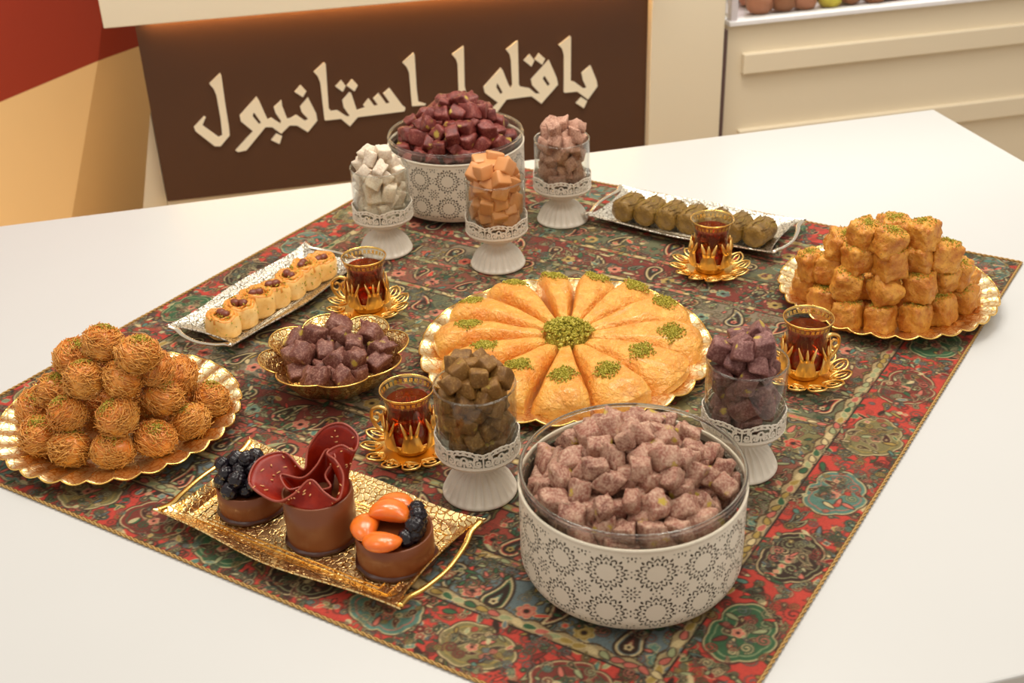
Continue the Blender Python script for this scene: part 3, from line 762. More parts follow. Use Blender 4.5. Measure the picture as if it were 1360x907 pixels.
# ---------------------------------------------------------------- two perforated tins
TIN_R, TIN_H = 0.1085, 0.108
def tin_wall_r(z): return TIN_R - 0.0095 * max(0, (0.02 - (z - 0.006)) / 0.02) ** 2 if z < 0.026 else TIN_R
NTU, NTV = 900, 128
TZ0, TZ1 = 0.012, 0.104
def tin_hole(i, j):
    CELL = 2 * PI * TIN_R / 15
    x = ((i + .5) / NTU * 15) % 1.0; y = ((j + .5) / NTV * (TZ1 - TZ0) / CELL + 0.0)
    row = math.floor(y); y = y - row
    X = (x - .5) * CELL; Y = (y - .5) * CELL; mm = 0.001
    if (j + .5) / NTV * (TZ1 - TZ0) < 3 * mm or (j + .5) / NTV * (TZ1 - TZ0) > 88 * mm: return False
    r = math.hypot(X, Y); th = math.atan2(Y, X)
    k = 16; da = ((th / (2 * PI) * k + .5) % 1 - .5) * 2 * PI / k
    if abs(r - 11.0 * mm) < 1.3 * mm and abs(da) * r < .95 * mm * (1 - (r - 11.0 * mm) / (2.6 * mm)): return True
    k = 12; da = ((th / (2 * PI) * k + .5) % 1 - .5) * 2 * PI / k
    if abs(r - 15.4 * mm) < 2.1 * mm:                       # chevrons pointing outwards
        q = abs(abs(da) * r - (17.5 * mm - r) * .78)
        if q < .95 * mm and abs(da) * r < 2.9 * mm: return True
    k = 12; da = (((th / (2 * PI) * k)) % 1 - .5) * 2 * PI / k
    if abs(r - 18.2 * mm) < 1.7 * mm and abs(da) * r < 1.0 * mm: return True
    cx = CELL / 2 - abs(X); cy = CELL / 2 - abs(Y); rc = math.hypot(cx, cy); tc_ = math.atan2(cy, cx)
    k = 8; da = ((tc_ / (2 * PI) * k + .5) % 1 - .5) * 2 * PI / k
    if abs(rc - 4.6 * mm) < 1.9 * mm and abs(da) * rc < 1.0 * mm * (1 - abs(rc - 4.6 * mm) / (2.4 * mm)): return True
    if rc < 1.1 * mm: return True
    ex = min(abs(X) + 0 * X, 9); 
    for (p_, q_) in ((cx, abs(Y)), (cy, abs(X))):              # little flowers half way along each side
        r2 = math.hypot(p_, q_)
        if abs(r2 - 3.0 * mm) < .9 * mm and (p_ < .8 * mm or q_ < .8 * mm): return True
    if abs(rc - 8.2 * mm) < 1.1 * mm:
        da = (((tc_ / (2 * PI) * k)) % 1 - .5) * 2 * PI / k
        if abs(da) * rc < .8 * mm: return True
    return False
def make_tin(label):
    t = thing('perforated_tin', label, 'tin')
    sheet(lambda i, j, o: ((tin_wall_r(TZ0 + (TZ1 - TZ0) * j / NTV) + o) * math.cos(2 * PI * i / NTU), (tin_wall_r(TZ0 + (TZ1 - TZ0) * j / NTV) + o) * math.sin(2 * PI * i / NTU), TZ0 + (TZ1 - TZ0) * j / NTV),
          lambda i, j: not tin_hole(i, j), NTU, NTV, 'pierced_wall', MT['white_metal'], t)
    g = G(); g.lathe([(TIN_R, TZ1), (TIN_R + .0008, TZ1 + .001), (TIN_R + .0008, TIN_H - .001), (TIN_R, TIN_H), (TIN_R - .0018, TIN_H - .0005), (TIN_R - .002, TZ1)], 120); g.obj('top_band', MT['white_metal'], t)
    g = G(); g.lathe([(0.0, 0.006), (0.094, 0.006), (0.0985, 0.0075), (tin_wall_r(TZ0), TZ0), (tin_wall_r(TZ0) - .001, TZ0 + .0005), (0.0, 0.009)], 96); g.obj('base_plate', MT['white_metal'], t)
    g = G(); g.lathe([(0.092, 0.012), (0.1005, 0.02), (0.1035, 0.06), (0.1035, 0.1)], 72); g.obj('interior_shade_liner', MT['liner'], t)  # dark sheet painting in the shade behind the holes
    for k in range(4):
        a = 2 * PI * k / 4 - PI / 2 + 0.03; g = G()
        g.lathe([(0.0, 0.0), (0.003, 0.0004), (0.0052, 0.003), (0.0048, 0.0055), (0.003, 0.0075), (0.0, 0.008)], 14); o = g.obj('ball_foot', MT['white_metal'], t); o.location = (0.088 * math.cos(a), 0.088 * math.sin(a), 0)
    zr = TIN_H + 0.012
    g = G(); g.lathe([(0.0, 0.052), (0.07, 0.052), (0.092, 0.056), (0.1015, 0.068), (0.1035, 0.085), (0.1045, zr - .002), (0.1062, zr), (0.1085, zr), (0.1092, zr - .002), (0.108, zr - 0.0045), (0.1062, zr - .006), (0.1058, 0.085), (0.1036, 0.066), (0.093, 0.0535), (0.07, 0.0495), (0.0, 0.0495)], 120)
    gb = g.obj('glass_bowl', MT['bowl_glass'], t)
    g = G(); g.lathe([(.1062 + .0019 * math.cos(q * PI / 4), zr + .0012 + .0021 * math.sin(q * PI / 4)) for q in range(9)], 120); g.obj('bowl_rim', MT['glass_rim'], gb)
    return t
tin_a = make_tin('white pierced tin with glass bowl of dusty rose sweets, in front')
pA = at(840, 622, 0.120); tin_a.location = (pA.x, pA.y, ZC)
pB = at(605, 178, 0.120)
tin_b = dup(tin_a, (pB.x, pB.y, ZC), (0, 0, 0.2), 'white pierced tin with glass bowl of dark red sweets, at the back')
tin_b.scale = (1.01, 1.01, 1.0)
dusty = [lump_mesh('dusty_sweet', k, (.0225, .0215 + .002 * (k % 3), .020), MT['lok_dusty'], 4, 6.5, .22, cubic=True) for k in range(8)]
cs = pack(0.096, 0.054, 0.0205, 290, 4, dome=6.2, rs=.46, stop=.178)
bw_wall = lambda z: .101 if z < .09 else (.1035 if z < .122 else .2)
scatter(dusty, 'rose_sweet', cs, (pA.x, pA.y, ZC), 'dusty rose cube sweet heaped in the front pierced tin', 'sweet', 'rose sweets in the front tin', 5, .76, 1.14, wall=bw_wall, floor=.0525)
ruby = [lump_mesh('ruby_sweet', 20 + k, (.0245, .022 + .003 * (k % 3), .020), MT['lok_red'], 4, 7.0, .2, cubic=True) for k in range(8)]
cs = pack(0.091, 0.054, 0.0215, 250, 8, dome=8.2, rs=.47, stop=.192)
scatter(ruby, 'ruby_sweet', cs, (pB.x, pB.y, ZC), 'dark red nutty sweet heaped in the back pierced tin', 'sweet', 'red sweets in the back tin', 9, .78, 1.15, wall=bw_wall, floor=.0525)

# ---------------------------------------------------------------- pedestal glasses with lace collars
NLU, NLV = 336, 34
LZ0, LZ1 = 0.0575, 0.0845
LR = 0.0455
def lace(i, j):
    """openwork collar: scalloped crest with eyelets, S scrolls below"""
    per = 7
    u = (i + .5) / NLU * per; c = u % 1.0; x = (c - .5) * 2 * PI * LR / per; y = (j + .5) / NLV * (LZ1 - LZ0); mm = .001
    W2 = PI * LR / per
    top = 23.2 * mm - 4.2 * mm * (1 - math.cos(PI * x / W2)) * .5 + .8 * mm * abs(math.sin(PI * 5 * c))
    if y > top: return False
    if y < 3.2 * mm: return True
    d = top - y
    if d < 1.4 * mm: return True
    if 1.4 * mm <= d < 4.2 * mm:
        return not (abs(((c * 6) % 1) - .5) * W2 / 3 < 1.35 * mm and abs(d - 2.7 * mm) < 1.15 * mm)
    if d < 5.4 * mm: return True
    # scrolls
    ax = abs(x); on = False
    def near(px, py, r, w, a0=None, a1=None):
        rr = math.hypot(ax - px, y - py)
        if abs(rr - r) > w: return False
        if a0 is None: return True
        a = math.degrees(math.atan2(y - py, ax - px)) % 360
        return (a0 <= a <= a1) if a0 <= a1 else (a >= a0 or a <= a1)
    s = 1.0 * mm
    on |= near(7.0 * mm, 7.6 * mm, 4.0 * mm, s, 300, 230)
    on |= near(5.6 * mm, 7.0 * mm, 1.7 * mm, s)
    on |= near(14.5 * mm, 9.4 * mm, 4.6 * mm, s, 80, 330)
    on |= near(15.4 * mm, 8.6 * mm, 1.8 * mm, s)
    on |= near(0, 12.0 * mm, 3.0 * mm, s)
    on |= ax < 1.0 * mm and y < 10 * mm
    on |= abs(ax - W2) < 1.1 * mm
    on |= abs(ax - 10.7 * mm) < .9 * mm and y > 9 * mm
    return on
NFL = 24
def make_goblet(label):
    t = thing('pedestal_glass', label, 'pedestal glass')
    g = G()
    prof = [(0.0, 0.0), (0.0385, 0.0), (0.0405, 0.0015), (0.0408, 0.0035), (0.040, 0.0055), (0.0385, 0.009), (0.0345, 0.0175), (0.028, 0.0255), (0.0205, 0.0305), (0.0165, 0.0335), (0.0155, 0.036), (0.017, 0.039), (0.024, 0.043), (0.034, 0.0475), (0.041, 0.0515), (0.0445, 0.055), (0.0458, 0.058)]
    def flute(th, k):
        if 4 <= k <= 9:
            w = (0, 0, 0, 0, .35, 1, 1.1, .9, .6, .3)[k]
            return (-0.0036 * w * abs(math.sin(th * NFL / 2)) ** .6, 0)
        return (0, 0)
    g.lathe(prof, NFL * 6, flute); g.lathe([(0.0458, 0.058), (0.0446, 0.0584), (0.0435, 0.056), (0.0, 0.053)], NFL * 6)
    g.obj('fluted_foot', MT['white_ceramic'], t)
    sheet(lambda i, j, o: ((LR + o) * math.cos(2 * PI * i / NLU), (LR + o) * math.sin(2 * PI * i / NLU), LZ0 + (LZ1 - LZ0) * j / NLV), lace, NLU, NLV, 'lace_collar', MT['white_ceramic'], t, 0.0011)
    g = G(); g.lathe([(0.0, 0.0565), (0.039, 0.0565), (0.0418, 0.0585), (0.0428, 0.063), (0.0432, 0.1345), (0.0429, 0.1358), (0.0421, 0.1358), (0.0417, 0.1345), (0.0412, 0.0645), (0.0398, 0.061), (0.0, 0.060)], 72)
    gc = g.obj('glass_cup', MT['glass'], t)
    g = G(); g.lathe([(.0425 + .0010 * math.cos(q * PI / 4), .1360 + .0011 * math.sin(q * PI / 4)) for q in range(9)], 72); g.obj('cup_rim', MT['glass_rim'], gc)
    return t
GOBS = [((993, 478), 'pedestal glass of purple nut sweets beside the front tin', 'lok_violet', .0225, (.022, .023, .0215), 31, 'violet_sweet', 'purple sweet with pistachio bits in the pedestal glass right of centre', 'purple sweets in the right glass', 5.0, .17),
        ((630, 510), 'pedestal glass of olive brown cubes beside the gold tray', 'lok_olive', .0178, (.0195, .019, .018), 62, 'olive_sweet', 'olive brown cube sweet in the pedestal glass near the gold tray', 'olive brown sweets in the middle glass', 6.0, .10),
        ((657, 237), 'pedestal glass of smooth caramel cubes in the back row', 'lok_caramel', .0205, (.0228, .0225, .022), 40, 'caramel_cube', 'smooth orange caramel cube in the middle back pedestal glass', 'caramel cubes in the back glass', 9.0, .03),
        ((503, 221), 'pedestal glass of powdered white sweets, leftmost of the back row', 'lok_white', .0205, (.024, .022, .0185), 42, 'white_sweet', 'white sugar powdered sweet in the left back pedestal glass', 'white sweets in the left back glass', 5.0, .2),
        ((746, 184), 'pedestal glass of powdered brown sweets, rightmost of the back row', 'lok_pink', .0215, (.024, .0225, .0185), 38, 'cocoa_sweet', 'dusty brown powdered sweet in the right back pedestal glass', 'brown sweets in the right back glass', 5.0, .2)]
gob0 = None
for gi, (px, lab, mk, size, dim, cnt, nm, slab_, grp, pw, am) in enumerate(GOBS):
    p = at(px[0], px[1], 0.1355 + ZC)
    if gob0 is None: gob0 = make_goblet(lab); o = gob0; o.location = (p.x, p.y, ZC)
    else: o = dup(gob0, (p.x, p.y, ZC), (0, 0, gi * .37), lab)
    ms = [lump_mesh(nm, 40 + 10 * gi + k, dim, MT[mk], 4, pw + 3, am, cubic=True) for k in range(5)]
    cs = pack(0.0412 - size * .50, 0.0605, size, 110, 60 + gi, dome=14.0, rs=.47, stop=(.168, .163, .168, .160, .163)[gi], tries=60)
    scatter(ms, nm, cs, (p.x, p.y, ZC), slab_, 'sweet', grp, 70 + gi, .92, 1.06, wall=lambda z: .0404 if z < .137 else .09, floor=.0608)

# ---------------------------------------------------------------- round gold plates with fluted rims
def make_plate(label, R, flat, h, nfl, seg=8, depth=.0019, wav=.0020):
    t = thing('gold_plate', label, 'plate')
    n = nfl * seg
    def mod(th, k, P):
        c = abs(math.cos(th * nfl / 2)); s = max(0.0, (P[k][0] - flat) / (R - flat))
        return (R * .022 * s * (c ** .7 - .5), -depth * (c ** 1.2) * min(1, s * 2.2) * (1 if s < .98 else .8) + wav * s * s * (1 - c))
    gm = 'pale_gold'
    top = [(0.0, 0.0035), (flat * .5, 0.0035), (flat * .96, 0.0038), (flat, 0.0048), (flat + (R - flat) * .25, h * .42 + .003), (flat + (R - flat) * .5, h * .66 + .003), (flat + (R - flat) * .8, h * .9 + .003), (R - .002, h + .003), (R, h + .0026)]
    bot = [(R, h + .0016), (R - .003, h + .001), (flat + (R - flat) * .5, h * .66 + .001), (flat + 0.002, 0.0022), (flat * .97, 0.0), (0.0, 0.0)]
    g = G(); P = top + bot; g.lathe(P, n, lambda th, k: mod(th, k, P)); g.obj('dish', MT['pale_gold'], t)
    g = G()
    g.tube([((R * (1 + .022 * (abs(math.cos(2 * PI * i / n * nfl / 2)) ** .7 - .5))) * math.cos(2 * PI * i / n), (R * (1 + .022 * (abs(math.cos(2 * PI * i / n * nfl / 2)) ** .7 - .5))) * math.sin(2 * PI * i / n),
             h + .0022 - depth * .8 * abs(math.cos(2 * PI * i / n * nfl / 2)) ** 1.2 + wav * (1 - abs(math.cos(2 * PI * i / n * nfl / 2)))) for i in range(n)], .0012, 6, True)
    g.obj('rim_bead', MT['gold_plain'], t)
    g = G()
    for k in range(nfl):
        a = 2 * PI * (k + .5) / nfl; ca, sa = math.cos(a), math.sin(a)
        g.tube([((flat + .002) * ca, (flat + .002) * sa, .0056), ((flat + (R - flat) * .5) * ca, (flat + (R - flat) * .5) * sa, h * .66 + .0036), ((R - .002) * ca, (R - .002) * sa, h + .0034)], .0008, 5)
    g.obj('rim_ribs', MT['gold_plain'], t)
    return t
plL = at(160, 549, .020); plR = at(1178, 381, .020); plC = Vector((.0685, 1.362, 0))
make_plate('fluted gold plate under the mound of shredded pastry balls', .141, .094, .017, 30).location = (plL.x, plL.y, ZC)
make_plate('fluted gold plate under the mound of cube pastries', .1445, .096, .017, 30).location = (plR.x, plR.y, ZC)
make_plate('large round gold plate under the wheel of pastry wedges', .1865, .150, .012, 26, 8, .0022, .0028).location = (plC.x, plC.y, ZC)

# shredded pastry balls
def make_ball(seed):
    rg = random.Random(seed)
    t = thing('shredded_pastry_ball', 'x', 'pastry')
    core = lump_mesh('dough_ball', seed, (.039, .037, .035), MT['shred'], 6, 2.6, .12)
    link('dough_ball', core, t)
    g = G()
    ax = Vector((rg.uniform(-.5, .5), rg.uniform(-.5, .5), 1)).normalized()
    for k in range(330):
        # strands wind mostly round one axis, some cross
        a = (ax + Vector((rg.gauss(0, .5), rg.gauss(0, .5), rg.gauss(0, .4)))).normalized()
        e1 = a.orthogonal().normalized(); e2 = a.cross(e1)
        h = rg.uniform(-.85, .85); R = .0202 * math.sqrt(1 - h * h) * rg.uniform(.92, 1.13); s0 = rg.uniform(0, 6.28); L = rg.uniform(.7, 2.0)
        pts = []
        for q in range(6):
            an = s0 + L * q / 5; wob = 1 + .05 * math.sin(an * 6 + k)
            v = a * (.0212 * h * 1.02) + (e1 * math.cos(an) + e2 * math.sin(an)) * (R * wob)
            if q in (0, 5): v *= rg.uniform(1.0, 1.14)
            pts.append((v.x, v.y, v.z * .95))
        g.tube(pts, .00062, 3)
    o = g.obj('pastry_strands', MT['shred'], t, recalc=False); o['kind'] = 'stuff'
    pts = []
    for _ in range(230):
        r = abs(rg.gauss(0, .0078)); an = rg.uniform(0, 6.28); r = min(r, .017)
        pts.append((r * math.cos(an), r * math.sin(an), math.sqrt(max(0, .0215 ** 2 - r * r)) * .98 + rg.uniform(-.0004, .001)))
    crumbs('pistachio_dust', grains(seed + 5, pts, .0007, .0013), t)
    return t
ball_protos = [make_ball(s) for s in (3, 14, 25, 36)]
BALLS = [  # row, z, [(pixel x, pixel y)]
    ('bottom row', .0275, [(54, 578), (94, 595), (150, 597), (206, 582), (251, 560), (279, 531), (50, 541)]),
    ('second row', .062, [(90, 549), (156, 554), (216, 527), (75, 519), (238, 500)]),
    ('third row', .096, [(112, 504), (163, 503), (101, 474), (206, 489)]),
    ('top', .126, [(137, 456), (184, 470)])]
ORD = ['leftmost', 'second from left', 'third from left', 'fourth from left', 'fifth from left', 'sixth from left', 'seventh from left', 'eighth from left', 'ninth from left']
rg = random.Random(5); used = 0
def order(pts):
    idx = sorted(range(len(pts)), key=lambda i: pts[i][0]); r = {}
    for n, i in enumerate(idx): r[i] = ORD[n]
    return r
for row, z, pts in BALLS:
    od = order(pts)
    for k, (x, y) in enumerate(pts):
        p = at(x, y, z + ZC)
        lab = 'golden shredded pastry ball, %s in the %s of the left mound' % (od[k], row)
        rot_ = (rg.uniform(-.45, .25), rg.uniform(-.4, .4), rg.uniform(0, 6.28))
        if used < 4: o = ball_protos[used]; o.location = p; o.rotation_euler = rot_; o['label'] = lab; o['group'] = 'shredded pastry balls on the left plate'
        else: o = dup(ball_protos[used % 4], p, rot_, lab, 'shredded pastry balls on the left plate')
        o.scale = (rg.uniform(.96, 1.16), rg.uniform(.96, 1.12), rg.uniform(.96, 1.08)); used += 1
for (dx, dy, z) in ((-.028, .01, .0275), (.03, .02, .0275), (.0, .055, .0275), (-.06, .045, .0275), (.055, .06, .0275), (.0, .03, .062)):
    o = dup(ball_protos[used % 4], (plL.x + dx, plL.y + dy, z + ZC), (0, 0, rg.uniform(0, 6)), 'golden shredded pastry ball deep inside the left mound', 'shredded pastry balls on the left plate'); used += 1

# syrup cube pastries
def make_cube(seed):
    rg = random.Random(seed)
    t = thing('cube_pastry', 'x', 'pastry')
    blk = link('pastry_block', lump_mesh('pastry_block', seed, (.0375, .0365, .040), MT['cube_pastry'], 12, 5.2, .15, 2.1), t)
    pts = []
    for _ in range(260):
        a = rg.uniform(0, 6.28); r = min(.0165, abs(rg.gauss(0, .0100)))
        pts.append((r * math.cos(a), r * math.sin(a), .0210 * (1 + .10 * 0) - (r / .0155) ** 4 * .0016 + rg.uniform(-.0004, .0007)))
    tops = sorted(v.co.z for v in blk.data.vertices)
    vv = [v.co for v in blk.data.vertices]
    def top(x, y): return max((v.z for v in sorted(vv, key=lambda q: (q.x - x) ** 2 + (q.y - y) ** 2 + (0 if q.z > 0 else 9))[:3]))
    pts = [(x, y, top(x, y) + rg.uniform(-.0006, .0006)) for x, y, z in pts]
    crumbs('pistachio_dust', grains(seed, pts, .0008, .0015), t)
    return t
cube_protos = [make_cube(s) for s in (101, 112, 123, 134, 145)]
CUBES = [('bottom row', .026, [(1127, 419), (1169, 423), (1215, 422), (1249, 411), (1277, 396), (1094, 397), (1070, 379), (1277, 371)]),
         ('second row', .064, [(1125, 377), (1176, 385), (1222, 381), (1252, 368), (1101, 357), (1078, 352), (1270, 362)]),
         ('third row', .099, [(1140, 342), (1182, 349), (1220, 341), (1254, 339), (1117, 325)]),
         ('top row', .128, [(1149, 312), (1181, 322), (1190, 306), (1226, 312)])]
rg = random.Random(8); used = 0
for row, z, pts in CUBES:
    od = order(pts)
    for k, (x, y) in enumerate(pts):
        p = at(x, y, z + ZC); lab = 'syrupy golden cube pastry, %s in the %s of the right mound' % (od[k], row)
        rot_ = (rg.uniform(-.26, .18), rg.uniform(-.22, .22), rg.uniform(0, 6.28)) if (x, y) != (1176, 385) else (-1.0, .2, .4)
        if used < 5: o = cube_protos[used]; o.location = p; o.rotation_euler = rot_; o['label'] = lab; o['group'] = 'cube pastries on the right plate'
        else: o = dup(cube_protos[used % 5], p, rot_, lab, 'cube pastries on the right plate')
        o.scale = (rg.uniform(.92, 1.06), rg.uniform(.92, 1.04), rg.uniform(.92, 1.02)); used += 1
for (dx, dy, z) in ((-.03, .0, .026), (.03, .0, .026), (.0, .045, .026), (-.055, .05, .026), (.06, .05, .026), (0, -.03, .026), (.0, .02, .066), (.04, .03, .066), (-.04, .03, .066), (0, .05, .066), (0, .01, .1)):
    o = dup(cube_protos[used % 5], (plR.x + dx, plR.y + dy, z + ZC), (0, 0, rg.uniform(0, 6)), 'syrupy golden cube pastry deep inside the right mound', 'cube pastries on the right plate'); used += 1

# wheel of pastry wedges
PCN = Vector((.071, 1.364, ZC + .0035))
PAT = [(733, 354), (679, 365), (623, 395), (622, 429), (643, 458), (688, 484), (747, 497), (806, 490), (852, 465), (892, 439), (883, 399), (846, 376), (796, 362)]
WNAME = ['first wedge left of the far gap', 'second wedge left of the far gap', 'upper of the two wedges facing the tea at left', 'wedge pointing at the bowl, upper one', 'wedge pointing at the bowl, lower one', 'wedge behind the olive cube glass', 'front wedge nearest the olive cube glass', 'front wedge nearest the front tin', 'wedge facing the purple sweets glass, lower one', 'wedge facing the purple sweets glass, upper one', 'wedge pointing at the cube mound', 'second wedge right of the far gap', 'first wedge right of the far gap']
angs = []
for (x, y) in PAT:
    q = at(x, y, .042) - PCN; angs.append(math.atan2(q.y, q.x))
def wedge(seed, half, R1, R0=.026, H=.036):
    nr, nt = 22, 15
    def hgt(r, t):
        s = (r - R0) / (R1 - R0)
        base = H * (.70 + .34 * math.sin(min(1, s * 1.05) * PI * .62) ** 1.0) * (1 - .16 * max(0, s - .6) / .4)
        return base
    def fn(i, j):
        s = j / (nr - 1); t = -1 + 2 * i / (nt - 1)
        R1t = R1 * (1 - .045 * t * t); r = R0 + (R1t - R0) * s
        wv = half * (1 - .045)
        a = wv * t + .010 * noise.noise(Vector((s * 4, seed, t)))
        e = max(0.0, (abs(t) - .55) / .45); drop = e ** 2.0 * .40
        eo = max(0.0, (s - .86) / .14); ei = max(0.0, (.08 - s) / .08)
        z = hgt(r, t) * (1 - drop) * (1 - .36 * eo ** 2) * (1 - .35 * ei ** 2)
        z += .0022 * noise.noise(Vector((s * 5 + seed * 3, t * 2.2, seed))) + .0045 * t * s - .010 * s * (max(0.0, (-t - .15) / .85)) ** 1.2
        return (r * math.cos(a), r * math.sin(a), z)
    g = G(); g.grid(fn, nt, nr)
    b = len(g.v)
    # walls down to the plate
    per = [i for i in range(nt)] + [j * nt + nt - 1 for j in range(1, nr)] + [(nr - 1) * nt + i for i in range(nt - 2, -1, -1)] + [j * nt for j in range(nr - 2, 0, -1)]
    lay = 4
    for q in range(1, lay + 1):
        for k in per:
            x, y, z = g.v[k]; f = 1 - q / lay
            bul = 1 + .010 * math.sin(q * 2.4 + seed) * (0 if q == lay else 1)
            g.v.append((x * bul, y * bul, z * f))
    n = len(per)
    for q in range(lay):
        for k in range(n):
            a0 = per[k] if q == 0 else b + (q - 1) * n + k; a1 = per[(k + 1) % n] if q == 0 else b + (q - 1) * n + (k + 1) % n
            g.face((a0, a1, b + q * n + (k + 1) % n, b + q * n + k))
    g.face([b + (lay - 1) * n + k for k in range(n)])
    return g, fn
srt = sorted(range(13), key=lambda i: angs[i])
for n_, i in enumerate(srt):
    a = angs[i]; pv = angs[srt[n_ - 1]] - (2 * PI if n_ == 0 else 0); nx = angs[srt[(n_ + 1) % 13]] + (2 * PI if n_ == 12 else 0)
    lo, hi = (a + pv) / 2, (a + nx) / 2
    half = (hi - lo) / 2 * .97; mid_a = (lo + hi) / 2
    if i == 0: hi -= .03; half = (hi - lo) / 2 * .97; mid_a = (lo + hi) / 2
    t = thing('pastry_wedge', 'golden flaky pastry wedge, ' + WNAME[i], 'pastry', PCN, mid_a, 'pastry wedges on the big gold plate')
    g, fn = wedge(i + 1, half, .173 if math.sin(a) > -.3 else .170)
    g.obj('flaky_wedge', MT['filo'], t, True, 50)
    rg = random.Random(300 + i); q = at(PAT[i][0], PAT[i][1], .042) - PCN
    rr = min(.150, max(.112, math.hypot(q.x, q.y))); off = a - mid_a; pts = []
    for _ in range(560):
        dr = max(-.018, min(.018, rg.gauss(0, .0082))); da = rg.gauss(0, .0086) / rr
        if abs(dr) + abs(da * rr) > .023: continue
        s = (rr + dr - .026) / (.173 - .026); tq = max(-.95, min(.95, (off + da) / half))
        z = fn(7 + tq * 7, s * 21)[2]
        pts.append(((rr + dr) * math.cos(off + da), (rr + dr) * math.sin(off + da), z + rg.uniform(0, .002)))
    crumbs('pistachio_dust', grains(i, pts, .0010, .0019), t)
rg = random.Random(77); pts = []
for _ in range(560):
    a = rg.uniform(0, 6.28); r = .038 * math.sqrt(rg.random()) * rg.uniform(.6, 1.0) * (1 + .14 * math.sin(a * 3 + 1)); pts.append((r * math.cos(a), r * math.sin(a), .020 + .017 * (1 - (r / .036) ** 2) * rg.random() ** .3 + .006))
hp = thing('pistachio_heap', 'green chopped pistachio heap at the hub of the pastry wheel', 'nuts', PCN)
g = G(); g.lathe([(0.0, 0.0), (.027, 0.0), (.027, .022), (.02, .032), (.0, .036)], 24); g.obj('heap_core', MT['pistachio'], hp)
crumbs('chopped_pistachios', grains(78, pts, .0021, .0040), hp)

# ---------------------------------------------------------------- lobed gold bowl with plum sweets
bw = at(444, 467, .046)
bowl = thing('lobed_gold_bowl', 'lobed engraved gold bowl of dark plum sweets between tray and tea', 'bowl', (bw.x, bw.y, ZC), .25)
NB = 8
prof = [(0.0, .006), (.035, .0065), (.055, .012), (.071, .024), (.079, .036), (.0825, .0405), (.089, .045), (.0895, .0462), (.0885, .0448), (.0815, .0392), (.076, .030), (.062, .012), (.045, .0045), (.034, .003), (.033, .0), (.0, .0)]
def lob(th, k):
    r = prof[k][0]; s = max(0, (r - .04) / .05); c = abs(math.cos(th * NB / 2)) ** .75
    return ((c - .72) * .014 * s, (.0045 * (c - .5)) * s * s)
g = G(); g.lathe(prof, NB * 16, lob); g.obj('bowl_body', MT['gold'], bowl)
g = G(); n = NB * 16
g.tube([((.0893 + (abs(math.cos(2 * PI * i / n * NB / 2)) ** .75 - .72) * .0138) * math.cos(2 * PI * i / n), (.0893 + (abs(math.cos(2 * PI * i / n * NB / 2)) ** .75 - .72) * .0138) * math.sin(2 * PI * i / n), .0460 + .0043 * (abs(math.cos(2 * PI * i / n * NB / 2)) ** .75 - .5)) for i in range(n)], .0011, 6, True)
g.obj('rim_bead', MT['gold_plain'], bowl)
plum = [lump_mesh('plum_sweet', 90 + k, (.0262, .0235 + .002 * (k % 3), .022), MT['lok_purple'], 5, 6.0, .26, cubic=True) for k in range(6)]
cs = pack(.064, .014, .0245, 70, 21, dome=4.0, rs=.53, stop=.062)
cs = [(x, y, max(z, .016 + .0125 + max(0, math.hypot(x, y) - .045) * .7)) for x, y, z in cs]
scatter(plum, 'plum_sweet', cs, (bw.x, bw.y, ZC), 'dark plum nut sweet in the lobed gold bowl', 'sweet', 'plum sweets in the gold bowl', 23)

